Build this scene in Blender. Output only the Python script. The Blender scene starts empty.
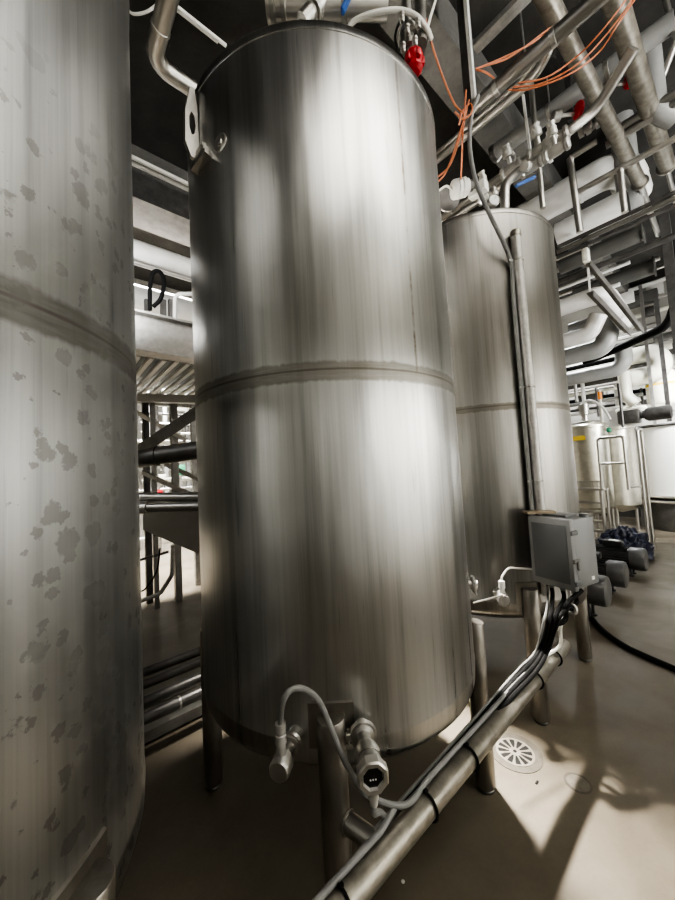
import bpy, bmesh, math, random
from mathutils import Vector, Matrix
random.seed(7)
C = bpy.context.scene.collection
PI = math.pi
# ------------------------------------------------------------------ camera frame (eye 1.49 m above the floor)
EYE = Vector((0, 0, 1.49)); FPX = 341.0; PITCH = 0.0575; ROLL = -0.0552
Fw = Vector((0, math.cos(PITCH), math.sin(PITCH)))
_U = Vector((0, -math.sin(PITCH), math.cos(PITCH))); _R = Vector((1, 0, 0))
Rt = math.cos(ROLL)*_R + math.sin(ROLL)*_U
Up = -math.sin(ROLL)*_R + math.cos(ROLL)*_U
def ray(u, v): return Fw + Rt*((u-337.5)/FPX) + Up*((450-v)/FPX)
def pd(u, v, d): return EYE + ray(u, v)*d                  # point at a depth
def pz(u, v, z):                                            # point at a height
    r = ray(u, v); return EYE + r*((z-EYE.z)/r.z)
E1 = Vector((.756, .654, 0)).normalized()                   # along the row of tanks
E2 = Vector((-.654, .756, 0)).normalized()                  # across the row
UZ = Vector((0, 0, 1))
def ab(a, b, z=0): return E1*a + E2*b + UZ*z
def reach(p, ax, u, v):                                     # point on the line p+s*ax nearest to a sight line
    r = ray(u, v).normalized(); w = p-EYE; ax = ax.normalized()
    b = ax.dot(r); d = ax.dot(w); e = r.dot(w)
    return p + ax*((b*e-d)/(1-b*b))
def run(u1, v1, z, ax, u2, v2):
    p = pz(u1, v1, z); return [p, reach(p, ax, u2, v2)]
def rund(u1, v1, d, ax, u2, v2):
    p = pd(u1, v1, d); return [p, reach(p, ax, u2, v2)]
# ------------------------------------------------------------------ materials
MATS = {}
def nodes(name):
    m = bpy.data.materials.new(name); m.use_nodes = True
    nt = m.node_tree; return m, nt, nt.nodes['Principled BSDF']
def mixrgb(nt, fac, a, b, mode='MIX'):
    n = nt.nodes.new('ShaderNodeMix'); n.data_type = 'RGBA'; n.blend_type = mode
    if isinstance(fac, (int, float)): n.inputs[0].default_value = fac
    else: nt.links.new(fac, n.inputs[0])
    for i, x in ((6, a), (7, b)):
        if isinstance(x, tuple): n.inputs[i].default_value = (*x, 1)
        else: nt.links.new(x, n.inputs[i])
    return n.outputs[2]
def ramp(nt, src, stops):
    n = nt.nodes.new('ShaderNodeValToRGB'); nt.links.new(src, n.inputs[0])
    el = n.color_ramp.elements
    while len(el) < len(stops): el.new(.5)
    for e, (p, c) in zip(el, stops):
        e.position = p; e.color = (c, c, c, 1) if isinstance(c, (int, float)) else (*c, 1)
    return n.outputs[0]
def noise(nt, scale=5, sc=(1, 1, 1), detail=3, rough=.5, dist=0, loc=(0, 0, 0), coord='Object'):
    tc = nt.nodes.new('ShaderNodeTexCoord'); mp = nt.nodes.new('ShaderNodeMapping')
    nt.links.new(tc.outputs[coord], mp.inputs[0]); mp.inputs['Scale'].default_value = sc; mp.inputs['Location'].default_value = loc
    n = nt.nodes.new('ShaderNodeTexNoise'); nt.links.new(mp.outputs[0], n.inputs[0])
    n.inputs['Scale'].default_value = scale; n.inputs['Detail'].default_value = detail
    n.inputs['Roughness'].default_value = rough; n.inputs['Distortion'].default_value = dist
    return n.outputs[0]
def math_(nt, op, a, b=None, clamp=False):
    n = nt.nodes.new('ShaderNodeMath'); n.operation = op; n.use_clamp = clamp
    for i, x in ((0, a), (1, b)):
        if x is None: continue
        if isinstance(x, (int, float)): n.inputs[i].default_value = x
        else: nt.links.new(x, n.inputs[i])
    return n.outputs[0]
def bump(nt, b, h, strength, dist=.01):
    n = nt.nodes.new('ShaderNodeBump'); n.inputs['Strength'].default_value = strength; n.inputs['Distance'].default_value = dist
    nt.links.new(h, n.inputs['Height']); nt.links.new(n.outputs[0], b.inputs['Normal'])
def mat(name, col, rough=.5, metal=0, var=.25, scale=9, sc=(1, 1, 1), bmp=0, spec=None):
    if name in MATS: return MATS[name]
    m, nt, b = nodes(name)
    n = noise(nt, scale, sc, 4, .6)
    lo = tuple(c*(1-var) for c in col); hi = tuple(min(1, c*(1+var*.6)) for c in col)
    nt.links.new(ramp(nt, n, [(.3, lo), (.7, hi)]), b.inputs['Base Color'])
    b.inputs['Metallic'].default_value = metal
    nt.links.new(ramp(nt, n, [(.3, max(0, rough-.07)), (.7, min(1, rough+.07))]), b.inputs['Roughness'])
    if spec is not None: b.inputs['Specular IOR Level'].default_value = spec
    if bmp: bump(nt, b, n, bmp, .004)
    MATS[name] = m; return m
def tank_mat(name, base, rough, spots, zseam, seed, aniso=.75, bandw=.036, bdark=.5, weld=None):
    m, nt, b = nodes(name)
    L = nt.links
    streak = noise(nt, 1, (26, 26, .55), 5, .65, 0, (seed, seed*2, 0))
    fine = noise(nt, 1, (150, 150, 2.0), 3, .6, 0, (seed, 0, 0))
    cloud = noise(nt, 1.6, (1, 1, .5), 3, .5, 0, (seed, 3, 1))
    d = tuple(c*.74 for c in base); h = tuple(min(1, c*1.12) for c in base)
    col = ramp(nt, streak, [(.3, d), (.5, base), (.72, h)])
    col = mixrgb(nt, .22, col, ramp(nt, fine, [(.3, (.55, .54, .52)), (.7, (1, 1, 1))]), 'MULTIPLY')
    col = mixrgb(nt, .35, col, ramp(nt, cloud, [(.35, (.72, .69, .64)), (.65, (1, 1, 1))]), 'MULTIPLY')
    rgh = math_(nt, 'ADD', math_(nt, 'MULTIPLY', streak, .14), rough-.07)
    # short dark weeping marks
    drip = noise(nt, 1, (55, 55, 3.2), 2, .5, 0, (seed*3, 1, 4))
    col = mixrgb(nt, math_(nt, 'MULTIPLY', ramp(nt, drip, [(.68, 0), (.74, 1)]), .45), col, tuple(c*.5 for c in base))
    # ground weld band
    tc = nt.nodes.new('ShaderNodeTexCoord'); sx = nt.nodes.new('ShaderNodeSeparateXYZ'); L.new(tc.outputs['Object'], sx.inputs[0])
    dz = math_(nt, 'SUBTRACT', sx.outputs[2], zseam)
    wob = math_(nt, 'MULTIPLY', math_(nt, 'SUBTRACT', noise(nt, 40, (1, 1, .15), 2), .5), .02)
    ad = math_(nt, 'ABSOLUTE', math_(nt, 'ADD', dz, wob))
    band = ramp(nt, math_(nt, 'DIVIDE', ad, bandw*2), [(.42, 1), (.55, 0)])
    bt = noise(nt, 1, (9, 9, 90), 3, .6, 0, (2, seed, 0))
    col = mixrgb(nt, math_(nt, 'MULTIPLY', band, ramp(nt, bt, [(.2, .55), (.8, .95)])), col, (base[0]*bdark, base[1]*bdark*.93, base[2]*bdark*.82))
    line = ramp(nt, math_(nt, 'DIVIDE', math_(nt, 'ABSOLUTE', math_(nt, 'ADD', dz, -.006)), .02), [(.12, 1), (.25, 0)])
    col = mixrgb(nt, math_(nt, 'MULTIPLY', line, .5), col, (.07, .055, .04))
    rgh = math_(nt, 'ADD', rgh, math_(nt, 'MULTIPLY', band, .1))
    if weld is not None:                                     # upright weld seam on the upper course
        wx = math_(nt, 'ADD', math_(nt, 'MULTIPLY', sx.outputs[0], -math.sin(weld)), math_(nt, 'MULTIPLY', sx.outputs[1], math.cos(weld)))
        wx = math_(nt, 'ABSOLUTE', math_(nt, 'ADD', wx, math_(nt, 'MULTIPLY', math_(nt, 'SUBTRACT', noise(nt, 30, (1, 1, .5), 2), .5), .006)))
        face = ramp(nt, math_(nt, 'ADD', math_(nt, 'MULTIPLY', sx.outputs[0], math.cos(weld)), math_(nt, 'MULTIPLY', sx.outputs[1], math.sin(weld))), [(.3, 0), (.35, 1)])
        up_ = ramp(nt, math_(nt, 'SUBTRACT', sx.outputs[2], zseam), [(0, 0), (.02, 1)])
        wn_ = ramp(nt, noise(nt, 1, (3, 3, 7), 4, .7, 0, (1, 2, 8)), [(.38, .1), (.62, .85)])
        wl = math_(nt, 'MULTIPLY', math_(nt, 'MULTIPLY', ramp(nt, math_(nt, 'DIVIDE', wx, .02), [(.12, 1), (.4, 0)]), face), math_(nt, 'MULTIPLY', up_, wn_))
        col = mixrgb(nt, wl, col, (.16, .12, .08))
    if spots:
        tc2 = nt.nodes.new('ShaderNodeTexCoord'); wn = nt.nodes.new('ShaderNodeTexNoise'); L.new(tc2.outputs['Object'], wn.inputs[0])
        wn.inputs['Scale'].default_value = 55; wn.inputs['Detail'].default_value = 3; wn.inputs['Roughness'].default_value = .65
        va = nt.nodes.new('ShaderNodeVectorMath'); va.operation = 'MULTIPLY_ADD'; L.new(wn.outputs['Color'], va.inputs[0])
        va.inputs[1].default_value = (.035, .035, .035); L.new(tc2.outputs['Object'], va.inputs[2])
        big = noise(nt, 2.1, (1, 1, .8), 2, .5, 0, (5.2, 1.3, .4))
        sp = None
        for sc_, lo_, hi_ in ((12, .20, .37), (25, .16, .38)):
            vo = nt.nodes.new('ShaderNodeTexVoronoi'); vo.inputs['Scale'].default_value = sc_; L.new(va.outputs[0], vo.inputs['Vector'])
            sep = nt.nodes.new('ShaderNodeSeparateColor'); L.new(vo.outputs['Color'], sep.inputs[0])
            rad = math_(nt, 'MULTIPLY', ramp(nt, math_(nt, 'ADD', sep.outputs[0], math_(nt, 'MULTIPLY', math_(nt, 'SUBTRACT', big, .5), 1.5)), [(.30, 0), (.86, 1)]), hi_)
            one = ramp(nt, math_(nt, 'MULTIPLY', math_(nt, 'SUBTRACT', rad, vo.outputs['Distance']), 10), [(0, 0), (.5, 1)])
            sp = one if sp is None else math_(nt, 'MAXIMUM', sp, one)
        sp = math_(nt, 'MULTIPLY', sp, ramp(nt, math_(nt, 'MULTIPLY', sx.outputs[2], .333), [(.70, 1), (.80, 0)]))
        col = mixrgb(nt, math_(nt, 'MULTIPLY', sp, .55), col, (base[0]*.36, base[1]*.35, base[2]*.32))
        rgh = math_(nt, 'ADD', rgh, math_(nt, 'MULTIPLY', sp, .12))
    L.new(col, b.inputs['Base Color']); L.new(rgh, b.inputs['Roughness'])
    b.inputs['Metallic'].default_value = 1
    b.inputs['Anisotropic'].default_value = aniso
    tn = nt.nodes.new('ShaderNodeTangent'); tn.direction_type = 'RADIAL'; tn.axis = 'Z'; L.new(tn.outputs[0], b.inputs['Tangent'])
    wav = noise(nt, 4.2, (1, 1, .28), 2, .4, 0, (seed, 9, 3))
    bp = nt.nodes.new('ShaderNodeBump'); bp.inputs['Strength'].default_value = .7; bp.inputs['Distance'].default_value = .02
    L.new(math_(nt, 'ADD', wav, math_(nt, 'MULTIPLY', fine, .012)), bp.inputs['Height']); L.new(bp.outputs[0], b.inputs['Normal'])
    return m
STEEL = mat('polished_steel', (.60, .585, .555), .36, 1, .05, 5)
DULL = mat('dull_steel', (.42, .41, .385), .38, 1, .12, 6)
LEG = mat('leg_steel', (.34, .32, .29), .40, 1, .3, 14, (1, 1, .3))
DARKST = mat('dark_steel', (.16, .155, .15), .45, .8, .3)
GALV = mat('galvanised', (.46, .45, .43), .5, .7, .25, 22)
AGED = mat('aged_pipe', (.33, .31, .27), .42, .85, .32, 20, bmp=.06)
WHITEP = mat('white_jacket', (.74, .73, .70), .35, 0, .08, 6)
GREYP = mat('grey_jacket', (.27, .27, .26), .42, 0, .1, 6)
DKGREY = mat('dark_grey_jacket', (.11, .108, .10), .4, .2, .15, 6)
CREAM = mat('cream_jacket', (.72, .71, .62), .4, 0, .08, 6)
BOXGREY = mat('grey_plastic_box', (.18, .184, .186), .45, 0, .08, 5)
BOXLID = mat('grey_plastic_lid', (.095, .098, .10), .5, 0, .08, 5)
BLACK = mat('black_rubber', (.010, .010, .010), .65, 0, .3, spec=.15)
MOTOR = mat('motor_dark', (.05, .05, .052), .42, .2, .3, 16)
FANCOV = mat('fan_cover_grey', (.15, .15, .15), .4, .4, .2, 12)
CABLE = mat('grey_cable', (.20, .20, .195), .5, 0, .15, 20)
WHITEC = mat('white_cable', (.80, .79, .75), .4, 0, .06)
COPPER = mat('orange_tubing', (.50, .17, .08), .35, 0, .15)
RED = mat('red_plastic', (.50, .015, .025), .35, 0, .15)
BLUE = mat('blue_plastic', (.04, .12, .38), .4, 0, .15)
NAVY = mat('navy_sheet', (.016, .02, .045), .4, 0, .35, 30)
YELLOW = mat('yellow_sticker', (.75, .55, .06), .5, 0, .05)
GREEN = mat('green_plastic', (.06, .32, .19), .5, 0, .1)
WHITET = mat('white_tank_paint', (.78, .78, .75), .4, 0, .05, 3)
GLASS = mat('dark_glass', (.01, .01, .012), .08, 0, .1)
LABELW = mat('white_label', (.75, .75, .72), .5, 0, .04)
BRACE = mat('brace_steel', (.30, .29, .275), .45, .8, .25)
HOLE = mat('dark_void', (.005, .0045, .004), .8, 0, .2)
def floor_mat():
    m, nt, b = nodes('floor_concrete'); L = nt.links
    big = noise(nt, .9, (1, 1, 1), 4, .6, .3); med = noise(nt, 7, (1, 1, 1), 5, .65); fin = noise(nt, 70, (1, 1, 1), 3, .6)
    wet = noise(nt, 1.4, (1, 1, 1), 5, .6, .6, (4, 2, 0))
    c = ramp(nt, big, [(.3, (.098, .083, .060)), (.7, (.186, .161, .123))])
    c = mixrgb(nt, .5, c, ramp(nt, med, [(.3, (.62, .6, .58)), (.7, (1, 1, 1))]), 'MULTIPLY')
    c = mixrgb(nt, .25, c, ramp(nt, fin, [(.3, (.6, .6, .6)), (.7, (1, 1, 1))]), 'MULTIPLY')
    w = ramp(nt, wet, [(.45, 0), (.62, 1)])
    c = mixrgb(nt, math_(nt, 'MULTIPLY', w, .3), c, (.11, .095, .075))
    L.new(c, b.inputs['Base Color'])
    L.new(math_(nt, 'SUBTRACT', math_(nt, 'ADD', .42, math_(nt, 'MULTIPLY', med, .2)), math_(nt, 'MULTIPLY', w, .18)), b.inputs['Roughness'])
    bump(nt, b, math_(nt, 'ADD', med, math_(nt, 'MULTIPLY', fin, .3)), .12, .004)
    return m
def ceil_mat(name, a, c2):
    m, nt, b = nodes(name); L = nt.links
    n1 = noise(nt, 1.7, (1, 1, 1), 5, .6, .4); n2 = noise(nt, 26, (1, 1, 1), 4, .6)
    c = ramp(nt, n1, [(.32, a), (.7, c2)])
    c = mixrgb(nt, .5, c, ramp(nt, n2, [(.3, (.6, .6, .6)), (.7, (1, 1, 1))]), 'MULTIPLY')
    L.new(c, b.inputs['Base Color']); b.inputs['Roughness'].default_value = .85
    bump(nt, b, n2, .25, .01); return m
# ------------------------------------------------------------------ mesh helpers (world coordinates)
def B(): return bmesh.new()
def frame_of(d):
    d = d.normalized(); a = UZ if abs(d.z) < .9 else Vector((1, 0, 0))
    x = a.cross(d).normalized(); return x, d.cross(x).normalized(), d
def box(bm, c, sx, sy, sz, ex=None, ey=None, ez=None, bev=0):
    ex = ex or Vector((1, 0, 0)); ey = ey or Vector((0, 1, 0)); ez = ez or UZ
    c = Vector(c); vs = []
    for k in (-1, 1):
        for j in (-1, 1):
            for i in (-1, 1): vs.append(bm.verts.new(c+ex*(i*sx/2)+ey*(j*sy/2)+ez*(k*sz/2)))
    fs = [(0, 2, 3, 1), (4, 5, 7, 6), (0, 1, 5, 4), (2, 6, 7, 3), (0, 4, 6, 2), (1, 3, 7, 5)]
    faces = [bm.faces.new([vs[i] for i in f]) for f in fs]
    if bev:
        es = list({e for f in faces for e in f.edges})
        bmesh.ops.bevel(bm, geom=es, offset=bev, segments=2, affect='EDGES', profile=.5)
    return bm
def bar(bm, p, q, w, h, up=None, bev=0):                     # rectangular bar from p to q
    p = Vector(p); q = Vector(q); d = (q-p).normalized()
    up = up or (UZ if abs(d.z) < .9 else E2)
    s = d.cross(up).normalized(); u = s.cross(d).normalized()
    return box(bm, (p+q)/2, (q-p).length, w, h, d, s, u, bev)
def angle_bar(bm, p, q, w, t, up=None, flip=1):              # L section
    p = Vector(p); q = Vector(q); d = (q-p).normalized(); up = up or (UZ if abs(d.z) < .9 else E2)
    s = d.cross(up).normalized()*flip; u = UZ if abs(d.z) < .5 else d.cross(s)
    u = s.cross(d).normalized()*(1 if s.cross(d).dot(up) > 0 else -1)
    box(bm, (p+q)/2, (q-p).length, w, t, d, s, u); box(bm, (p+q)/2+s*(w/2-t/2)-u*(w/2), (q-p).length, t, w, d, s, u)
    return bm
def fillet(pts, rad, n=7):
    pts = [Vector(p) for p in pts]
    if len(pts) < 3 or rad <= 0: return pts
    out = [pts[0]]
    for i in range(1, len(pts)-1):
        a, b, c = pts[i-1], pts[i], pts[i+1]
        d1 = (a-b); d2 = (c-b); l = min(d1.length, d2.length)*.48
        d1.normalize(); d2.normalize(); ang = d1.angle(d2)
        if ang > 3.1: out.append(b); continue
        t = min(rad/math.tan(ang/2), l)
        p, q = b+d1*t, b+d2*t
        rr = t*math.tan(ang/2); cen = b+(d1+d2).normalized()*(rr/math.sin(ang/2))
        v0 = p-cen; v1 = q-cen; th = v0.angle(v1); 
        for k in range(n+1):
            f = k/n
            out.append(cen+(v0*math.sin((1-f)*th)+v1*math.sin(f*th))/math.sin(th))
    out.append(pts[-1]); return out
def spline(pts, n=8):                                        # Catmull-Rom
    P = [Vector(p) for p in pts]; P = [P[0]*2-P[1]]+P+[P[-1]*2-P[-2]]; out = []
    for i in range(1, len(P)-2):
        for k in range(n):
            t = k/n; a, b, c, d = P[i-1:i+3]
            out.append(.5*((2*b)+(c-a)*t+(2*a-5*b+4*c-d)*t*t+(3*b-a-3*c+d)*t**3))
    out.append(P[-2]); return out
def tube(bm, pts, r, seg=14, cap=True, rs=None, hollow=False):
    pts = [Vector(p) for p in pts]; n = len(pts)
    T = [(pts[min(i+1, n-1)]-pts[max(i-1, 0)]).normalized() for i in range(n)]
    x, y, _ = frame_of(T[0]); rings = []
    for i in range(n):
        if i:
            ax = T[i-1].cross(T[i])
            if ax.length > 1e-7:
                R = Matrix.Rotation(T[i-1].angle(T[i]), 3, ax.normalized()); x = R @ x
            x = (x-T[i]*x.dot(T[i])).normalized()
        y = T[i].cross(x); rr = rs[i] if rs else r
        rings.append([bm.verts.new(pts[i]+(x*math.cos(2*PI*k/seg)+y*math.sin(2*PI*k/seg))*rr) for k in range(seg)])
    for a, b in zip(rings, rings[1:]):
        for k in range(seg): bm.faces.new((a[k], a[(k+1) % seg], b[(k+1) % seg], b[k]))
    if cap: bm.faces.new(rings[0][::-1]); bm.faces.new(rings[-1])
    return bm
def lathe(bm, o, ax, prof, seg=32, ring=False):                  # prof: (radius, distance along ax)
    o = Vector(o); fx, fy, d = frame_of(Vector(ax)); rings = []
    for r, t in prof:
        if r < 1e-5: rings.append([bm.verts.new(o+d*t)])
        else: rings.append([bm.verts.new(o+d*t+(fx*math.cos(2*PI*k/seg)+fy*math.sin(2*PI*k/seg))*r) for k in range(seg)])
    for a, b in zip(rings, rings[1:]):
        for k in range(seg):
            k2 = (k+1) % seg
            if len(a) == 1 and len(b) == 1: continue
            if len(a) == 1: bm.faces.new((a[0], b[k2], b[k]))
            elif len(b) == 1: bm.faces.new((a[k], a[k2], b[0]))
            else: bm.faces.new((a[k], a[k2], b[k2], b[k]))
    if ring:
        for k in range(seg):
            k2 = (k+1) % seg; bm.faces.new((rings[-1][k], rings[-1][k2], rings[0][k2], rings[0][k]))
        return bm
    if len(rings[0]) > 1: bm.faces.new(rings[0][::-1])
    if len(rings[-1]) > 1: bm.faces.new(rings[-1])
    return bm
def prism(bm, poly, d):                                      # polygon (world points) extruded by vector d
    a = [bm.verts.new(Vector(p)) for p in poly]; b = [bm.verts.new(Vector(p)+d) for p in poly]; n = len(a)
    bm.faces.new(a[::-1]); bm.faces.new(b)
    for i in range(n): bm.faces.new((a[i], a[(i+1) % n], b[(i+1) % n], b[i]))
    return bm
def torus(bm, o, ax, R, r, seg=28, s2=8):
    x, y, d = frame_of(Vector(ax)); o = Vector(o); rings = []
    for i in range(seg):
        t = 2*PI*i/seg; c = x*math.cos(t)+y*math.sin(t)
        rings.append([bm.verts.new(o+c*(R+r*math.cos(2*PI*k/s2))+d*(r*math.sin(2*PI*k/s2))) for k in range(s2)])
    for i in range(seg):
        a, b = rings[i], rings[(i+1) % seg]
        for k in range(s2): bm.faces.new((a[k], a[(k+1) % s2], b[(k+1) % s2], b[k]))
    return bm
def wloc(o):
    p = Vector(o.location); q = o.parent
    while q: p += Vector(q.location); q = q.parent
    return p
def obj(name, bm, m, parent=None, smooth=35, origin=None):
    bmesh.ops.recalc_face_normals(bm, faces=bm.faces[:])
    if origin is None:
        mn = Vector([min(v.co[i] for v in bm.verts) for i in range(3)]); mx = Vector([max(v.co[i] for v in bm.verts) for i in range(3)])
        origin = (mn+mx)/2
    origin = Vector(origin)
    for v in bm.verts: v.co -= origin
    for f in bm.faces: f.smooth = True
    cs = math.radians(smooth)
    for e in bm.edges:
        if len(e.link_faces) == 2 and e.calc_face_angle(0) > cs: e.smooth = False
    me = bpy.data.meshes.new(name); bm.to_mesh(me); bm.free(); me.materials.append(m)
    o = bpy.data.objects.new(name, me); C.objects.link(o)
    if parent is not None: o.parent = parent; o.location = origin-wloc(parent)
    else: o.location = origin
    return o
def tag(o, label, cat, group=None, kind=None):
    o['label'] = label; o['category'] = cat
    if group: o['group'] = group
    if kind: o['kind'] = kind
    return o
def thing(name, label, cat, loc, group=None):
    o = bpy.data.objects.new(name, None); C.objects.link(o); o.location = loc; o.empty_display_size = .1
    return tag(o, label, cat, group)
def struct(name, bm, m, smooth=35, origin=None):
    o = obj(name, bm, m, None, smooth, origin); o['kind'] = 'structure'; return o
def solo(name, bm, m, label, cat, group=None): return tag(obj(name, bm, m), label, cat, group)
def pipe(name, label, pts, r, m=None, bend=0, cat='pipe', group=None, clamps=(), cm=None, caps=(), seg=14, cr=1.35, cw=.03):
    pts = [Vector(p) for p in pts]; path = fillet(pts, bend) if bend else pts
    o = solo(name, tube(B(), path, r, seg), m or STEEL, label, cat, group)
    for i, f in clamps:                                      # ring clamp on segment i at fraction f
        a, b = pts[i], pts[i+1]; d = (b-a).normalized(); p = a.lerp(b, f)
        obj('clamp_ring', lathe(B(), p-d*cw/2, d, [(r*1.002, 0), (r*cr, .002), (r*cr, cw-.002), (r*1.002, cw)], 18), cm or STEEL, o)
    for e in caps:                                           # end flange
        p, q = (pts[0], pts[1]) if e == 0 else (pts[-1], pts[-2]); d = (p-q).normalized()
        obj('end_flange', lathe(B(), p-d*.012, d, [(r*1.01, 0), (r*1.3, .001), (r*1.3, .014), (r*.9, .015), (r*.85, .004)], 20), cm or STEEL, o)
    return o
def rod(name, label, p, q, w, m=None, cat='rod', group=None, h=None): return solo(name, bar(B(), p, q, w, h or w), m or GALV, label, cat, group)
# ------------------------------------------------------------------ the room
HC = 5.4; A0, A1, B0, B1 = -5.2, 10.6, -3.0, 13.0
def slab(bm, a0, a1, b0, b1, z0, z1): return box(bm, ab((a0+a1)/2, (b0+b1)/2, (z0+z1)/2), a1-a0, b1-b0, z1-z0, E1, E2)
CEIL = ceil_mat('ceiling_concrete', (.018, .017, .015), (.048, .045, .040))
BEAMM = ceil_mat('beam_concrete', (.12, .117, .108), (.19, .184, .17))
WALLM = mat('wall_paint', (.66, .65, .60), .6, 0, .08, 2)
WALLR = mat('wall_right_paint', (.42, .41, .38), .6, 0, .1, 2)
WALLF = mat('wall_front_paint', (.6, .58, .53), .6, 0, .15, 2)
struct('floor', slab(B(), A0-.2, A1+.2, B0-.2, B1+.2, -.15, 0), floor_mat())
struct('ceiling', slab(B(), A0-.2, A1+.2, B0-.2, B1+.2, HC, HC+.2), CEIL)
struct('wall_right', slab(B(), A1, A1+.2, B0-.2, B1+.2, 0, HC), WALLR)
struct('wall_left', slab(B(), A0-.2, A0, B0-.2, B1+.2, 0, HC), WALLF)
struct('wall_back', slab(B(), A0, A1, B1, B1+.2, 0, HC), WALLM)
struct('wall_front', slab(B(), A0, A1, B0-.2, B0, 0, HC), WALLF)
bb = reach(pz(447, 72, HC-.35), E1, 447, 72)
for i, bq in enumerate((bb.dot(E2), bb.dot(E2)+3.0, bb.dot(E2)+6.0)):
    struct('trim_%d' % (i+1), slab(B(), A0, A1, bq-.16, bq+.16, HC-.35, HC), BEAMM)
struct('trim_4', slab(B(), A0, A1, B0, -.95, HC-.25, HC), WALLM)  # unseen pale soffit added for the middle tank's top to reflect
struct('baseboard_right', slab(B(), A1-.16, A1, B0, B1, 0, .22), BEAMM)
# ------------------------------------------------------------------ the three tall tanks
TR = .62; ZT = 3.07; ZS = 1.8175; ZB = .579
TC = [Vector((-1.1528, .7407, 0)), Vector((-.0439, 1.7276, 0)), Vector((1.0931, 2.6692, 0))]
def hit(k, u, v, R=TR):                                       # where a sight line meets tank k
    r = ray(u, v); c = TC[k]; a = r.x**2+r.y**2; b = -(r.x*c.x+r.y*c.y); q = c.x**2+c.y**2-R*R
    t = (-b-math.sqrt(max(b*b-a*q, 0)))/a
    return EYE+r*t
def nrm(k, p): return Vector((p.x-TC[k].x, p.y-TC[k].y, 0)).normalized()
WELD = hit(1, 409, 255); WELD = math.atan2(WELD.y-TC[1].y, WELD.x-TC[1].x)
T_MATS = [tank_mat('left_tank_steel', (.47, .478, .48), .38, True, ZS, 2.3, .6, .042, .30),
          tank_mat('middle_tank_steel', (.555, .562, .56), .30, False, ZS, 5.1, .70, .034, .42, WELD),
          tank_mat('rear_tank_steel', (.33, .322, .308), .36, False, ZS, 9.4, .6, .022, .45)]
SHELL = [(0, .47), (.30, .485), (.50, .512), (.565, .54), (.598, .561), (.613, .575), (.619, .592), (TR, .61), (TR+.002, .646), (TR+.002, .651), (TR, .657)]
SHELL += [(TR, .657+(3.0-.657)*i/14) for i in range(1, 15)] + [(TR, 3.036), (TR+.0025, 3.038), (TR+.003, 3.066), (TR+.001, 3.07), (.58, 3.075), (.40, 3.115), (.2, 3.135), (0, 3.14)]
LEG_ANG = [-7, 90, 179, 268]
def curved_plate(bm, k, ang0, ang1, z0, z1, r0, r1, n=8):
    c = TC[k]; rows = []
    for i in range(n+1):
        t = ang0+(ang1-ang0)*i/n; d = Vector((math.cos(t), math.sin(t), 0))
        rows.append([bm.verts.new(c+d*r+UZ*z) for r, z in ((r0, z0), (r1, z0+.004), (r1, z1-.004), (r0, z1))])
    for a, b in zip(rows, rows[1:]):
        for j in range(4): bm.faces.new((a[j], a[(j+1) % 4], b[(j+1) % 4], b[j]))
    bm.faces.new(rows[0]); bm.faces.new(rows[-1][::-1]); return bm
TANKS = []
for k, lab in enumerate(['tall stainless tank closest at the left edge, blotched with dark water stains',
                         'tall brushed stainless tank in the middle with two sensor fittings low on its front',
                         'tall stainless tank behind the grey junction box, with a conduit up its front']):
    t = thing('process_tank', lab, 'tank', TC[k]); TANKS.append(t)
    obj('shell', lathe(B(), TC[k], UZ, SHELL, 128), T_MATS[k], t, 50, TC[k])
    for a in (LEG_ANG if k else [-5, 92, 175, 268]):
        ra = math.radians(a); d = Vector((math.cos(ra), math.sin(ra), 0)); p = TC[k]+d*(TR+.022)
        lg = obj('leg', lathe(B(), p, UZ, [(.03, .012), (.041, .02), (.044, .03), (.044, .737), (.042, .741), (0, .742)], 28), LEG, t)
        obj('foot', lathe(B(), p, UZ, [(.036, 0), (.038, .003), (.038, .012), (.03, .02)], 20), DARKST, lg)
        obj('reinforcing_plate', curved_plate(B(), k, ra-.115, ra+.115, .63, .772, TR-.002, TR+.007), LEG, lg)
    # rim is part of the shell; weld ring at the foot of the shell likewise
# lifting lug, boss on the middle tank
k = 1; t = TANKS[1]
la = math.radians(224); ld = Vector((math.cos(la), math.sin(la), 0)); lp = TC[1]+ld*TR
sid = Vector((-math.sin(la), math.cos(la), 0))
def lugpt(r, z): return lp+ld*r+UZ*z-sid*.008
bm = B()
outer = [lugpt(.0, 2.74), lugpt(.035, 2.75), lugpt(.055, 2.80), lugpt(.052, 2.93), lugpt(.03, 3.045), lugpt(.014, 3.05), lugpt(.004, 2.98)]
inner = [lugpt(.026+.013*math.cos(-2.2+2*PI*i/7), 2.89+.05*math.sin(-2.2+2*PI*i/7)) for i in range(7)]
th = sid*.016
o1 = [bm.verts.new(p) for p in outer]; i1 = [bm.verts.new(p) for p in inner]; o2 = [bm.verts.new(p+th) for p in outer]; i2 = [bm.verts.new(p+th) for p in inner]
for i in range(7):
    j = (i+1) % 7
    bm.faces.new((o1[i], o1[j], i1[j], i1[i])); bm.faces.new((o2[i], i2[i], i2[j], o2[j])); bm.faces.new((o1[i], o2[i], o2[j], o1[j])); bm.faces.new((i1[i], i1[j], i2[j], i2[i]))
obj('lifting_lug', bm, DULL, t)
bm = B()
for i in range(3): curved_plate(bm, 1, la-.02+.0, la+.16-.03*i, 2.70+.03*i, 2.724+.03*i, TR-.002, TR+.03-.007*i, 5)
obj('lug_pad', bm, DULL, t)
p = hit(1, 220, 143); n = nrm(1, p)
obj('round_boss', lathe(B(), p-n*.004, n, [(.034, 0), (.034, .005), (.03, .008), (.022, .006), (.015, .007), (.012, .012), (0, .013)], 28), STEEL, t)
p = hit(2, 446, 275); n = nrm(2, p)
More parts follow.
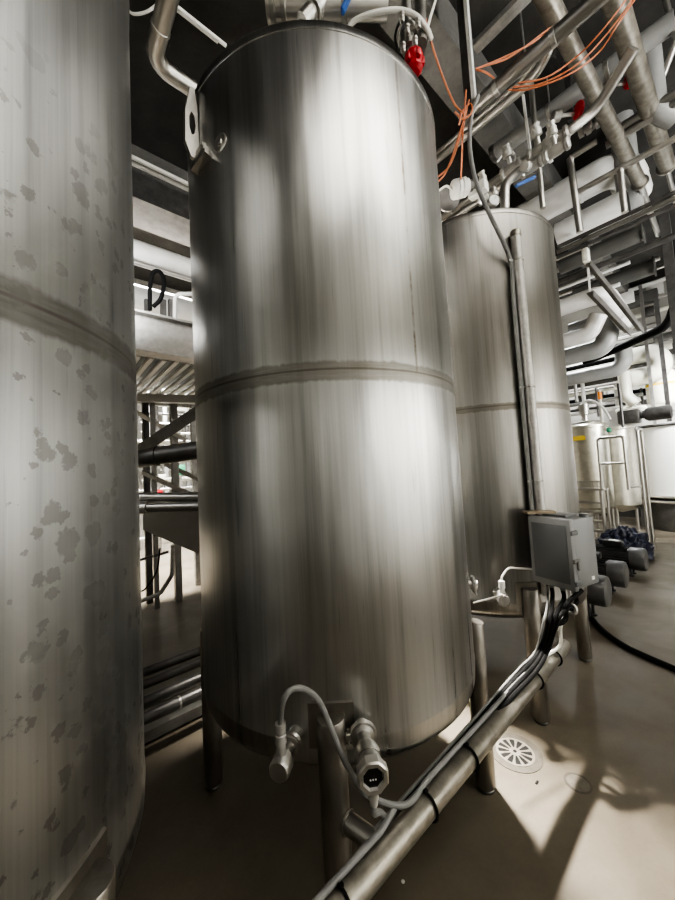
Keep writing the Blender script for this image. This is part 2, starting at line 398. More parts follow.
# ------------------------------------------------------------------ fittings low on the middle tank
def wing_clamp(root, p, n, r, side):
    obj('clamp_ring', lathe(B(), p, n, [(r*.9, 0), (r*1.15, .002), (r*1.28, .008), (r*1.15, .016), (r*.9, .018)], 26), DULL, root)
    s = n.cross(UZ).normalized()*side; q = p+n*.009+s*(r*1.30)
    bm = B(); box(bm, q, .018, .016, .02, s, n, UZ, .003); tube(bm, [q-UZ*.024, q+UZ*.022], .004, 8)
    box(bm, q-UZ*.03, .026, .007, .014, s, n, UZ, .003); obj('wing_nut', bm, STEEL, root)
p = hit(1, 296, 733); n = nrm(1, p)
t = thing('level_sensor', 'capped cylindrical level sensor left of the front leg of the middle tank', 'sensor', p)
obj('nozzle', lathe(B(), p-n*.02, n, [(.024, 0), (.024, .05), (.031, .052), (.031, .056)], 24), DULL, t)
wing_clamp(t, p+n*.032, n, .028, -1 if n.cross(UZ).x > 0 else 1)
obj('body', lathe(B(), p+n*.05, n, [(.028, 0), (.028, .006), (.019, .008), (.019, .036), (.016, .038), (.016, .044), (.026, .048), (.030, .053), (.030, .086), (.026, .094), (0, .096)], 28), DULL, t)
q = p+n*.116+UZ*.026
obj('cable_connector', lathe(B(), q-UZ*.004, UZ, [(.010, 0), (.012, .012), (.012, .034), (.016, .036), (.016, .06), (.013, .062), (.013, .07), (.016, .071), (.015, .09), (.007, .094)], 18), GALV, t)
SENS_TOP = q+UZ*.09
p = hit(1, 361, 727); n = nrm(1, p)
t = thing('sight_fitting', 'open ended hexagonal steel fitting right of the front leg of the middle tank', 'fitting', p)
obj('nozzle', lathe(B(), p-n*.02, n, [(.027, 0), (.027, .04), (.036, .042), (.036, .046)], 24), DULL, t)
wing_clamp(t, p+n*.022, n, .034, 1 if n.cross(UZ).x < 0 else -1)
obj('body', lathe(B(), p+n*.04, n, [(.034, 0), (.022, .006), (.022, .032), (.032, .046), (.036, .06), (.036, .088), (.034, .088), (.034, .105), (.036, .108), (.036, .118)], 28), DULL, t)
hx = B(); o = p+n*.154; fx, fy, _ = frame_of(n)
ro = [[o+n*z+(fx*math.cos(i*PI/4+.39)+fy*math.sin(i*PI/4+.39))*r for i in range(8)] for r, z in ((.042, 0), (.044, .004), (.044, .026), (.040, .03), (.030, .03), (.027, .022))]
vs = [[hx.verts.new(q) for q in r_] for r_ in ro]
hx.faces.new(vs[0][::-1])
for a, b in zip(vs, vs[1:]):
    for i in range(8): hx.faces.new((a[i], a[(i+1) % 8], b[(i+1) % 8], b[i]))
obj('hexagonal_head', hx, STEEL, t)
hh = obj('dark_window', lathe(B(), o+n*.018, n, [(.0275, 0), (.0275, .004), (0, .0045)], 24), GLASS, t)
bm = B()
for i in (-1, 0, 1): lathe(bm, o+n*.0226+fx*.007*i-fy*.006*(1 if fy.z > 0 else -1), n, [(.0022, 0), (.0022, .0012), (0, .0013)], 8)
obj('pin', bm, LABELW, hh)
q = o+n*.012-UZ*.04
obj('cable_gland', lathe(B(), q, -UZ, [(.014, 0), (.014, .02), (.011, .024), (.011, .036), (.006, .038)], 16), GALV, t)
GLAND_BOT = q-UZ*.038
# ------------------------------------------------------------------ the long cable support pipe in front of the tanks
ZP = .46; RP = .034
p0 = pz(440, 790, ZP); pp = [reach(p0, E1, 573, 652), ab(-1.25, 0)]
pp[1] = p0 + E1*(-.95-p0.dot(E1))
t = thing('cable_support_pipe', 'long round steel pipe running low past the tank legs, carrying the grey cables', 'pipe', (pp[0]+pp[1])/2)
def tubeend(bm, o, d, r, wall, ln): return lathe(bm, o, d, [(r, 0), (r, ln-.002), (r-.001, ln), (r-wall, ln), (r-wall, ln-.08), (0, ln-.081)], 32)
obj('pipe_body', tubeend(B(), pp[1], (pp[0]-pp[1]), RP, .004, (pp[0]-pp[1]).length), AGED, t)
PB = p0.dot(E2)
def onpipe(a, dz=0, db=0): return E1*a+E2*(PB+db)+UZ*(ZP+dz)
for k in (0, 1, 2):
    lgp = TC[k]+Vector((math.cos(math.radians(268)), math.sin(math.radians(268)), 0))*(TR+.022)+UZ*ZP
    if k == 0: continue
    a = lgp.dot(E1)
    q = onpipe(a+.035)
    d = (q-lgp).normalized()
    st = obj('bracket_stub', tube(B(), [lgp+d*.036, q-d*.015], .027, 24), DULL, t)
    obj('weld_collar', torus(B(), lgp+d*.047, d, .028, .004), LEG, st)
def tie(a, label, m=BLACK):
    bm = torus(B(), onpipe(a), E1, RP+.004, .0042, 30, 6)
    box(bm, onpipe(a, RP+.008), .013, .010, .009, E1, E2, UZ, .002)
    solo('cable_tie', bm, m, label, 'cable tie')
def apix(u, v):                                              # station along the pipe seen at a pixel
    return reach(p0, E1, u, v).dot(E1)
tie(apix(336, 890), 'black cable tie on the long pipe nearest the bottom edge of the photo')
tie(apix(427, 806), 'black cable tie on the long pipe beside the hexagonal fitting')
tie(apix(470, 760), 'thin black cable tie on the long pipe below the right leg of the middle tank')
tie(apix(541, 686), 'black cable tie holding the cable bundle where it reaches the long pipe')
tie(apix(561, 664), 'black cable tie on the pale free end of the long pipe')
def cable(name, label, pts, r, m=CABLE, cat='cable', n=8, group=None): return solo(name, tube(B(), spline(pts, n), r, 10), m, label, cat, group)
# sensor cables
cp = [SENS_TOP-UZ*.004]+[pd(u, v, d) for u, v, d in ((283, 702, .92), (291, 690, .93), (304, 689, .95), (319, 701, .97), (331, 728, .97), (343, 757, .955), (356, 780, .96), (371, 797, .98))]
a0 = apix(408, 800)
cp += [onpipe(a0-.03, RP+.008, .015), onpipe(a0+.1, RP+.006, .02), onpipe(a0+.35, RP+.006, .02), onpipe(a0+.75, RP+.006, .02), onpipe(apix(536, 690), RP+.006, .018)]
cable('sensor_cable', 'grey cable looping from the capped sensor over the front leg to the long pipe', cp, .0082)
q = GLAND_BOT
cp = [q+UZ*.002, q-UZ*.02, pd(380, 812, .965), pd(388, 818, .965), onpipe(apix(398, 822), RP+.012, .03), onpipe(apix(380, 842), RP+.006, .018), onpipe(apix(345, 880), RP+.006, .018), onpipe(-.7, RP+.006, .018)]
cable('gland_cable', 'grey cable dropping from the hexagonal fitting and running back along the long pipe', cp, .0082)
cp = [onpipe(apix(352, 872), .012, RP+.006), onpipe(apix(372, 845), .015, RP+.007), onpipe(apix(392, 826), .012, RP+.006), onpipe(apix(420, 800), .01, RP+.006), onpipe(apix(470, 752), .01, RP+.006)]
cable('pipe_cable', 'thin grey cable lying along the far side of the long pipe', cp, .006)
# ------------------------------------------------------------------ junction box by the rear tank
ce = pd(571, 556, 1.70)                                       # nearest vertical edge of the box
ang = math.radians(206); ln_ = Vector((math.cos(ang), math.sin(ang), 0)); sd = Vector((ln_.y, -ln_.x, 0)) # lid normal, side
if sd.x > 0: sd = -sd
BW, BD, BH = .215, .225, .345
bc = ce+sd*(BW/2)-ln_*(BD/2)
t = thing('junction_box', 'grey plastic junction box with latched lid in front of the rear tank', 'junction box', bc-UZ*BH/2)
body = obj('body', box(B(), bc-ln_*.02, BW, BD-.04, BH, sd, ln_, UZ, .008), BOXGREY, t)
lid = obj('lid', box(B(), bc+ln_*(BD/2-.02), BW+.012, .034, BH+.012, sd, ln_, UZ, .007), BOXGREY, t)
obj('lid_panel', box(B(), bc+ln_*(BD/2-.004), BW-.03, .007, BH-.05, sd, ln_, UZ, .003), BOXLID, lid)
for z in (.11, -.03, -.14):
    bm = box(B(), bc-sd*(BW/2+.006)+ln_*(BD/2-.03)+UZ*z, .014, .05, .022, sd, ln_, UZ, .003)
    if z == -.03: box(bm, bc-sd*(BW/2+.012)+ln_*(BD/2-.035)+UZ*(z-.02), .010, .012, .05, sd, ln_, UZ, .003)
    obj('latch', bm, BOXLID if z != -.03 else DARKST, t)
obj('mounting_ear', tube(B(), [bc-sd*(BW/2-.02)-ln_*(BD/2-.05)+UZ*(BH/2-.005), bc-sd*(BW/2-.02)-ln_*(BD/2-.05)+UZ*(BH/2+.018)], .022, 16), BOXGREY, t)
obj('top_rib', box(B(), bc+sd*.02-ln_*.03+UZ*(BH/2+.006), BW*.6, BD*.45, .014, sd, ln_, UZ, .005), BOXGREY, t)
obj('white_sticker', box(B(), bc-sd*(BW/2+.001)-ln_*(BD*.25)-UZ*(BH/2-.035), .004, .022, .016, sd, ln_, UZ), LABELW, t)
GL = []
for i, s in enumerate((.06, 0, -.06)):
    q = bc+sd*s+ln_*.03-UZ*(BH/2)
    obj('cable_gland', lathe(B(), q, -UZ, [(.019, 0), (.019, .018), (.015, .022), (.015, .036), (.011, .044)], 16), BOXGREY, t)
    GL.append(q-UZ*.044)
q = bc-sd*.1+ln_*.0-UZ*(BH/2+.02)
# bracket carrying the box from the tank leg
lgp = TC[2]+Vector((math.cos(math.radians(268)), math.sin(math.radians(268)), 0))*(TR+.022)
bm = B(); zt = bc.z+BH/2+.015
zt = pd(540, 512, 1.92).z
bar(bm, Vector((lgp.x-.03, lgp.y-.075, zt)), Vector((lgp.x+.12, lgp.y-.09, zt)), .07, .012)
bar(bm, Vector((lgp.x+.05, lgp.y-.062, zt-.16)), Vector((lgp.x+.05, lgp.y-.062, zt)), .03, .006)
solo('box_bracket', bm, mat('brown_bracket', (.33, .27, .2), .5, .5, .3), 'brownish steel bracket strip just above the grey junction box', 'bracket')
# cables from the box to the pipe
aB = apix(536, 685)
def drop(name, label, g, off, r, m, k):
    s = GL[g]+sd*off+UZ*.003
    e = onpipe(aB+.01+.004*k, RP+.010, .030-.021*k)
    mid1 = pd(550+5*k, 616, 1.67); mid2 = pd(540+4*k, 650, 1.69-.008*k)
    tail = onpipe(aB-.18-.03*k, RP+.004, .034-.019*k)
    t2 = onpipe(aB-.62-.03*k, .012-.021*k, RP+.012); t3 = onpipe(aB-1.05-.03*k, .0-.021*k, RP+.012)
    cable(name, label, [s, s-UZ*.05, mid1, mid2, e, tail, t2, t3], r, m)
drop('power_cable', 'black cable hanging from the left gland of the grey junction box', 0, 0, .0105, BLACK, 0)
drop('power_cable', 'black cable hanging from the middle gland of the grey junction box', 1, .0, .0105, BLACK, 1)
drop('power_cable', 'black cable hanging from the right gland of the grey junction box', 2, 0, .0095, BLACK, 2)
drop('signal_cable', 'light grey cable at the outer left of the bundle below the junction box', 0, .024, .0055, CABLE, -1)
s = GL[1]-sd*.03; e = onpipe(apix(556, 668), RP+.006, 0)
cable('white_cable', 'white cable hooking down from the junction box to the pale pipe end', [s+UZ*.03, s-UZ*.06, pd(561, 625, 1.72), pd(560, 645, 1.74), e, onpipe(apix(548, 678), RP+.006, .015)], .008, WHITEC)
s = GL[2]-sd*.0
cable('looped_cable', 'thick black cable curling in a short loop under the right of the junction box', [s+UZ*.03-sd*.035, pd(566, 605, 1.7), pd(566, 617, 1.7), pd(561, 623, 1.69), pd(553, 624, 1.69), pd(549, 621, 1.7), pd(547, 634, 1.72)], .0115, BLACK)
q = pd(572, 609, 1.70)
solo('hose_ring', torus(B(), q, ln_+UZ*.1, .024, .006, 20, 6), GALV, 'small pale ring nut hanging under the right corner of the junction box', 'ring')
# rear tank conduit with side cable
rd = Vector((math.cos(math.radians(268)), math.sin(math.radians(268)), 0))
ctop = hit(2, 512, 236); n = nrm(2, ctop); cx = ctop+n*.032
t = thing('conduit', 'tall capped steel conduit standing up the front of the rear tank', 'conduit', Vector((cx.x, cx.y, 1.0)))
obj('pipe_body', lathe(B(), Vector((cx.x, cx.y, .70)), UZ, [(.029, 0), (.029, cx.z-.70-.02), (.0, cx.z-.70-.019)], 24), GALV, t)
obj('end_cap', lathe(B(), Vector((cx.x, cx.y, cx.z-.03)), UZ, [(.0295, 0), (.032, .002), (.032, .03), (.028, .038), (0, .04)], 24), AGED, t)
lat = n.cross(UZ).normalized(); lat = lat if lat.x < 0 else -lat
for z in (cx.z-.18, 1.92, 1.36):
    bm = torus(B(), Vector((cx.x, cx.y, z)), UZ, .031, .004, 24, 6); box(bm, Vector((cx.x, cx.y, z))+lat*.045, .03, .012, .008, lat, n, UZ)
    obj('strap', bm, DULL, t)
cb = Vector((cx.x, cx.y, 0))+lat*.046-n*.004
cable('conduit_cable', 'grey cable dropping from overhead and strapped to the left of the tall conduit',
      [pd(478, 96, 2.05), pd(471, 118, 2.05), pd(470, 150, 2.04), pd(477, 185, 2.03), pd(490, 215, 2.0), cb+UZ*(cx.z-.17), cb+UZ*(cx.z-.4), cb+UZ*1.9, cb+UZ*1.5, cb+UZ*1.0, cb+UZ*.86], .0125, CABLE, n=10)
# rear tank sensor
p = hit(2, 499, 590); n = nrm(2, p)
t = thing('level_sensor', 'small sensor with white plug low on the rear tank', 'sensor', p)
obj('nozzle', lathe(B(), p-n*.02, n, [(.020, 0), (.020, .06), (.026, .062), (.026, .066)], 20), STEEL, t)
wing_clamp(t, p+n*.04, n, .024, 1 if n.cross(UZ).x < 0 else -1)
obj('body', lathe(B(), p+n*.06, n, [(.024, 0), (.018, .01), (.018, .05), (.032, .056), (.032, .10), (.028, .108), (0, .11)], 24), GALV, t)
q = p+n*.135+UZ*.026
obj('plug', lathe(B(), q, UZ, [(.011, 0), (.013, .03), (.017, .032), (.017, .07), (.008, .075)], 16), WHITEC, t)
cable('plug_cable', 'short white cable arching from the rear tank sensor into the conduit foot', [q+UZ*.07, q+UZ*.1+lat*-.01, q+UZ*.135+lat*-.05, q+UZ*.13-lat*.11, Vector((cx.x, cx.y, q.z+.10))+lat*.05], .006, WHITEC)
# right-hand nozzle on the middle tank
p = hit(1, 471, 594, TR) ; a = math.radians(-8); n = Vector((math.cos(a), math.sin(a), 0)); p = TC[1]+n*TR+UZ*p.z
t = thing('side_nozzle', 'small clamped nozzle on the right flank of the middle tank', 'nozzle', p)
obj('pipe_stub', lathe(B(), p-n*.02, n, [(.016, 0), (.016, .07), (0, .071)], 20), STEEL, t)
wing_clamp(t, p+n*.022, n, .032, 1)
q = pd(473, 603, 1.72)
rod('thin_rod', 'thin bright rod sticking out rightward below the side nozzle of the middle tank', q, q+Vector((.19, .08, 0)), .007, STEEL)
# ------------------------------------------------------------------ fittings on top of the middle tank
zt = 3.12
def ptop(u, v, d): return pd(u, v, d)
c0 = pd(273, 9, 1.62); c1 = pd(362, 9, 1.62)
t = thing('top_manifold', 'clamped stainless pipe assembly lying across the top of the middle tank', 'pipe fitting', c0)
dx = (c1-c0).normalized()
obj('pipe_body', tube(B(), [c0, c1+dx*.12], .042, 20), STEEL, t)
for f, r in ((0, .074), (.12, .066), (.45, .056), (.80, .056)):
    q = c0.lerp(c1, f); obj('clamp_ring', lathe(B(), q-dx*.014, dx, [(.043, 0), (r, .004), (r, .024), (.043, .028)], 24), DULL, t)
obj('end_disc', lathe(B(), c0-dx*.03, dx, [(0, 0), (.05, .001), (.058, .004), (.058, .018), (.03, .019)], 24), STEEL, t)
q = pd(310, 14, 1.60); dg = (pd(332, -14, 1.6)-pd(300, 20, 1.6)).normalized()
obj('branch', tube(B(), [q-dg*.05, q+dg*.22], .036, 18), STEEL, t)
obj('branch_clamp', lathe(B(), q+dg*.02, dg, [(.037, 0), (.052, .004), (.052, .02), (.037, .024)], 20), DULL, t)
obj('stand_off', tube(B(), [Vector((c0.x+.15, c0.y, 3.11)), Vector((c0.x+.15, c0.y, c0.z))], .03, 16), STEEL, t)
q = pd(342, 12, 1.52); q2 = pd(352, -10, 1.52)
obj('lever_handle', bar(B(), q, q2, .03, .016, None, .005), BLUE, t)['label'] = 'blue lever handle'
p = pd(411, 66, 1.50)
t = thing('pneumatic_valve', 'cluster valve with red cap on the upper right rim of the middle tank', 'valve', p)
q = pd(406, 30, 1.52); axd = (pd(400, 0, 1.52)-pd(408, 44, 1.52)).normalized()
obj('body', lathe(B(), p+UZ*.02, UZ, [(.02, 0), (.02, .05), (.034, .055), (.034, .08), (.022, .085), (.022, .12), (.036, .125), (.036, .15), (.02, .155), (.02, .28)], 22), DULL, t)
for i, (du, dv) in enumerate(((-8, -14), (4, -20), (-4, -32), (7, -38), (-9, -44))):
    c = pd(411+du, 62+dv, 1.46); obj('air_fitting', lathe(B(), c-UZ*.018, UZ, [(.007, 0), (.011, .004), (.011, .018), (.007, .02), (.013, .024), (.013, .034), (.006, .038)], 12), STEEL, t)
obj('cylinder', tube(B(), [pd(421, 45, 1.5), pd(420, 2, 1.56)], .026, 18), DULL, t)
bm = B(); pr = pd(414, 62, 1.44)
lathe(bm, pr-UZ*.05, UZ, [(.02, 0), (.034, .012), (.034, .025), (.026, .03), (.038, .045), (.040, .07), (.034, .082), (.02, .086), (0, .088)], 10)
for i in range(5): box(bm, pr+Vector((math.cos(i*1.257)*.034, math.sin(i*1.257)*.034, 0)), .02, .02, .035, Vector((math.cos(i*1.257), math.sin(i*1.257), 0)), Vector((-math.sin(i*1.257), math.cos(i*1.257), 0)), UZ, .005)
obj('red_cap', bm, RED, t)
cable('white_hose', 'white plastic hose arching over the top right rim of the middle tank', [pd(346, 30, 1.50), pd(356, 20, 1.48), pd(374, 13, 1.46), pd(398, 10, 1.46), (pd(416, 16, 1.46)), pd(427, 29, 1.48), pd(431, 38, 1.55)], .010, WHITEC)
cable('white_tubing', 'thin white tube rising right from the red capped valve', [pd(426, 33, 1.5), pd(431, 15, 1.55), pd(437, -4, 1.6)], .006, WHITEC)
cable('black_tubing', 'thin black tube curving beside the valve on the middle tank rim', [pd(398, 50, 1.5), pd(395, 38, 1.5), pd(398, 26, 1.5), pd(405, 14, 1.5)], .005, BLACK)
# ------------------------------------------------------------------ overhead, left of the middle tank
a = run(152, 62, 3.75, E2*-1, 170, -8); b = reach(a[0], E1, 190, 103)
pipe('bent_pipe', 'polished bent pipe turning behind the lifting lug at upper left', [a[1]+E2*-.3, a[0], b+E1*.35], .044, STEEL, .09, clamps=((0, .72),), cr=1.06, cw=.02)
for (u1, v1, u2, v2, l) in ((181, 10, 226, 46, 'upper of two thin bright rods above the lifting lug'), (180, 12, 216, 50, 'lower of two thin bright rods above the lifting lug')):
    a = run(u1, v1, 4.5, E1, u2, v2); pipe('conduit_rod', l, [a[0]-E1*.4, a[1]], .012, WHITEC, cat='rod')
cable('curled_tube', 'thin pale tube curling at the top left corner of the ceiling', [pd(128, 10, 2.4), pd(134, 14, 2.4), pd(146, 12, 2.4), pd(157, 4, 2.4), pd(160, -6, 2.4)], .009, WHITEC)
for (v1, v2, l) in ((156, 181, 'upper of the pair of slim bright rails between left and middle tanks'), (162, 188, 'lower of the pair of slim bright rails between left and middle tanks')):
    a = run(130, v1, 4.0, E1, 189, v2); pipe('slim_rail', l, [a[0]-E1*.6, a[1]+E1*.8], .017, WHITEC, cat='rail')
a = run(134, 200, 4.7, E1, 188, 216)
solo('ceiling_duct', bar(B(), a[0]-E1*1.2, a[1]+E1*1.2, .5, .3), DARKST, 'dark flat duct under the ceiling between the left and middle tanks', 'duct')
a = rund(134, 252, 3.6, E1, 190, 277)
pipe('insulated_pipe', 'fat white insulated pipe crossing the gap above the steel beam', [a[0]-E1*1.5, a[1]+E1*1.5], .125, WHITEP, clamps=((0, .62),), cr=1.03, cm=WHITEP)
a = rund(134, 262, 3.45, E1, 190, 284)
pipe('silver_pipe', 'slim silver pipe just below the fat white insulated pipe', [a[0]-E1*1.5, a[1]+E1*1.5], .016, STEEL)
a = rund(134, 297, 4.6, E1, 190, 304)
pipe('insulated_pipe', 'white insulated pipe partly hidden behind the black hose above the steel beam', [a[0]-E1*1.5, a[1]+E1*1.5], .17, WHITEP)
cable('black_hose', 'black looped hose hanging above the steel beam in the left gap', [pd(150, 310, 3.4), pd(150, 288, 3.4), pd(153, 273, 3.4), pd(160, 272, 3.4), pd(164, 282, 3.4), pd(161, 298, 3.4), pd(153, 307, 3.4)], .02, BLACK)
pipe('hook_pipe', 'white pipe bent like a hook above the steel beam', [pd(175, 325, 3.3), pd(175, 294, 3.3), pd(195, 294, 3.3)], .02, WHITEC, .06)
for i, u in enumerate((147, 163, 171)):
    rod('upright_strut', ['dark strut left of the black looped hose', 'dark strut right of the black looped hose', 'short dark strut beside the hooked white pipe'][i], pd(u, 300, 3.6), pd(u+1, 345, 3.6), .05, DARKST, 'strut')
a = rund(134, 332, 3.0, E1, 197, 340)
bm = B(); L0 = a[0]-E1*1.2; L1 = a[1]+E1*1.2
bar(bm, L0, L1, .02, .34); bar(bm, L0+UZ*.17, L1+UZ*.17, .16, .02); bar(bm, L0-UZ*.17, L1-UZ*.17, .16, .02)
solo('steel_beam', bm, GALV, 'deep grey steel beam spanning the gap between left and middle tanks', 'beam')
# grating platform
g0 = pz(136, 384, 2.04+.26); zg = L0.z-.19
ga = [L0.dot(E1), L1.dot(E1)]; gb = L0.dot(E2)
t = thing('grating_platform', 'walkway of light metal slats seen from below behind the steel beam', 'platform', ab(sum(ga)/2, gb+.9, zg))
bm = B()
n_ = int((ga[1]-ga[0])/.105)
for i in range(n_):
    aa = ga[0]+(ga[1]-ga[0])*(i+.5)/n_; bar(bm, ab(aa, gb+.1, zg+.02), ab(aa, gb+1.8, zg+.02), .04, .03)
obj('slat_panel', bm, WHITEP, t)
obj('gap_shade_sheet', box(B(), ab(sum(ga)/2, gb+.95, zg+.16), ga[1]-ga[0], 1.7, .01, E1, E2), DARKST, t)  # added dark sheet so the gaps between the slats look dark
bm = B(); bar(bm, ab(ga[0], gb+1.8, zg-.03), ab(ga[1], gb+1.8, zg-.03), .06, .12); obj('edge_beam', bm, GALV, t)
# trestle and pipes in the left gap
pipe('dark_pipe', 'fat dark stained pipe crossing the left gap at eye level', [pd(120, 462, 2.75), pd(150, 457, 2.7), pd(205, 449, 2.7)], .072, DARKST, .5, clamps=((1, .12),), cm=DARKST, cr=1.12)
a = [pd(128, 497, 2.5), pd(205, 497, 2.5)]
pipe('rail_pipe', 'upper dark tube of the twin rails above the sloped gusset', a, .034, DULL)
a = [pd(122, 508, 2.45), pd(205, 506, 2.45)]
pipe('rail_pipe', 'lower dark tube of the twin rails, with thick collar, above the sloped gusset', a, .036, DULL, clamps=((0, .25),), cr=1.3, cw=.08)
bm = prism(B(), [pd(143, 512, 2.7), pd(206, 510, 2.7), pd(206, 557, 2.7), pd(143, 530, 2.7)], Vector((0, .03, 0)))
solo('gusset_plate', bm, DULL, 'dark sloped gusset plate below the twin rails in the left gap', 'plate')
def brace(u1, v1, u2, v2, d, w, l, m=BRACE): solo('diagonal_brace', bar(B(), pd(u1, v1, d), pd(u2, v2, d), .03, w, Vector((0, -.3, 1)).normalized()), m, l, 'brace')
brace(140, 450, 200, 410, 3.4, .11, 'wide diagonal brace rising right above the fat dark pipe')
brace(136, 412, 186, 440, 4.2, .05, 'thin pale brace falling right behind the wide diagonal brace', WHITEP)
brace(142, 472, 196, 497, 4.0, .05, 'pale brace falling right between the fat dark pipe and twin rails', GALV)
brace(165, 464, 200, 480, 4.4, .05, 'short brace behind the right end of the fat dark pipe', GALV)
def post(u1, v1, d, w, l, m=BRACE, z0=0, top=None):
    p = pd(u1, v1, d); solo('steel_post', bar(B(), Vector((p.x, p.y, z0)), Vector((p.x, p.y, top or p.z)), w, w), m, l, 'post')
post(173, 395, 4.3, .075, 'dark square post in the middle of the left gap, standing on the pale floor')
post(145, 395, 4.3, .07, 'dark post in the left gap hugging the edge of the left tank', DARKST)
post(152, 400, 4.1, .05, 'slim post just right of the dark post by the left tank', BRACE)
post(192, 395, 4.9, .06, 'pale post in the left gap hugging the edge of the middle tank', GALV)
a = [pd(130, 398, 4.0), pd(205, 400, 4.0)]
rod('cross_beam', 'level cross beam just under the slatted walkway', a[0], a[1], .09, DULL, 'beam')
pipe('hooped_rail', 'pale tube curving from the floor post up to the left above the bright floor', [pd(138, 602, 3.6), pd(160, 594, 3.6), pd(172, 575, 3.6), pd(173, 545, 3.6)], .022, GALV, .14)
a = [pd(140, 560, 3.5), pd(168, 552, 3.5)]; rod('low_rail', 'thin dark rail under the gusset plate', a[0], a[1], .025, DARKST, 'rail')
cable('thin_cable', 'thin dark cable hanging in a curve near the posts in the left gap', [pd(160, 548, 3.4), pd(157, 570, 3.4), pd(146, 588, 3.4), pd(139, 592, 3.4)], .008, BLACK)
# pipes lying along the floor behind the row
for i, (u1, v1, u2, v2, z, r, m, l) in enumerate((
        (144, 672, 204, 656, .10, .034, DARKST, 'dull pipe farthest back of the low pipes left of the middle tank'),
        (145, 684, 204, 668, .14, .030, DARKST, 'dark pipe between the dull and the shiny low pipes left of the middle tank'),
        (145, 702, 204, 680, .20, .034, DARKST, 'shiny pipe, the rear of two, low between left and middle tanks'),
        (145, 718, 204, 694, .20, .032, DARKST, 'shiny pipe with a joint, the nearest low pipe between left and middle tanks'))):
    a = run(u1, v1, z, E1, u2, v2); o = pipe('floor_pipe', l, [a[0]-E1*.8, a[1]+E1*1.6], r, m, clamps=((0, .36),) if i == 3 else (), cr=1.05, cw=.012)
a = run(145, 735, .03, E1, 205, 712)
solo('floor_curb', bar(B(), a[0]-E1*.8+UZ*.015, a[1]+E1*1.6+UZ*.015, .10, .06, UZ), BRACE, 'low metal curb on the floor in front of the shiny low pipes', 'curb')
# trestles carrying the low pipes
for i, f in enumerate((-.35, .9)):
    c = a[0]+E1*f+E2*.22
    bm = B(); bar(bm, c+UZ*.07-E2*.12, c+UZ*.07+E2*.5, .05, .03); bar(bm, c-E2*.1, c-E2*.1+UZ*.07, .03, .03); bar(bm, c+E2*.45, c+E2*.45+UZ*.07, .03, .03)
    solo('pipe_support', bm, BRACE, ['low floor bracket under the low pipes near the left tank', 'low floor bracket under the low pipes behind the middle tank'][i], 'bracket')
# far rack seen through the left gap
def far_rack():
    for i, (u, d, w) in enumerate(((140, 7.5, .06), (149, 8.6, .08), (158, 7.0, .06), (166, 9.0, .09), (180, 8.2, .07), (188, 9.4, .09), (195, 7.4, .06))):
        p = pd(u, 470, d); solo('rack_post', bar(B(), Vector((p.x, p.y, 0)), Vector((p.x, p.y, 4.2)), w, w), [GALV, WHITEP, BRACE][i % 3],
            'slender upright of the far pipe rack seen through the left gap', 'post', 'uprights of the far pipe rack')
    for i in range(16):
        v = 396+i*9.3; d = 7.2+((i*37) % 23)/10; m = [STEEL, WHITEP, GALV, DULL, CREAM][i % 5]; r = (.03, .05, .024, .04)[i % 4]
        p = pd(168, v, d); pipe('rack_pipe', 'thin level pipe on the far rack seen through the left gap', [p-E1*2.2, p+E1*2.2], r, m, group='level pipes of the far rack', seg=8)
    for i, (u, v, m, l) in enumerate(((162, 478, WHITEP, 'small white cabinet on the far rack above the twin rails'), (180, 470, GREEN, 'small greenish cabinet on the far rack above the twin rails'), (160, 492, RED, 'small red sign plate far behind the twin rails'), (181, 405, WHITEP, 'white panel on the far rack under the slatted walkway'))):
        p = pd(u, v, 6.6); s = (.18, .25, .12, .3)[i]; solo('rack_cabinet', box(B(), p, s*.7, .06, s*.8, E1, E2, UZ, .01), m, l, 'cabinet')
far_rack()
# ------------------------------------------------------------------ overhead, right of the middle tank
a = run(612, -14, 4.05, E2, 473, 104)
pipe('service_pipe', 'large dull steel pipe slanting down to the hanging channel at top right', a, .047, DULL, clamps=((0, .36), (0, .80)), cr=1.08, cw=.03)
e = a[1]
p = Vector((e.x-.005, e.y+.03, e.z-.02))
t = thing('hanger_channel', 'vertical hanger channel with bright front edge at the lower end of the large dull pipe', 'channel', p)
obj('channel', bar(B(), p, Vector((p.x, p.y, HC)), .085, .06, E2), DARKST, t)
obj('lit_edge_strip', bar(B(), p-E1*.04-E2*.04, Vector((p.x, p.y, HC))-E1*.04-E2*.04, .03, .026, E2), WHITET, t)  # the channel's lit edge put in as a white strip
a = run(530, -8, 4.75, E2, 471, 40)
solo('overhead_bar', bar(B(), a[0], a[1], .085, .05, None, .006), GALV, 'short grey flat bar above the large dull pipe, ending at the hanger channel', 'bar')
a = run(520, 91, 4.35, E2, 432, 165); 
b = pd(545, 62, (a[0]-EYE).dot(Fw)*.93); c_ = pd(560, 12, (a[0]-EYE).dot(Fw)*.86)
pipe('twin_pipe', 'bright pipe, the thicker of a pair dropping behind the large dull pipe', [a[1], a[0], b, c_], .032, STEEL, .2)
a = run(518, 84, 4.36, E2, 432, 154)
b = pd(535, 62, (a[0]-EYE).dot(Fw)*.95)
pipe('twin_pipe', 'bright slim pipe running just above the thicker bright pipe of the pair', [a[1], a[0], b], .018, STEEL, .15)
# pale long header
a = run(640, 46, 4.75, E2, 494, 151)
o = pipe('insulated_header', 'long pale insulated pipe under the dark ceiling right of the orange tubes', [a[0]-E2*.2, a[1]], .075, GREYP, clamps=((0, .3), (0, .62)), cr=1.04, cw=.03)
obj('end_cap', lathe(B(), a[1]-E2*.02, E2, [(.077, 0), (.082, .004), (.082, .05), (.03, .07), (0, .07)], 24), DARKST, o)
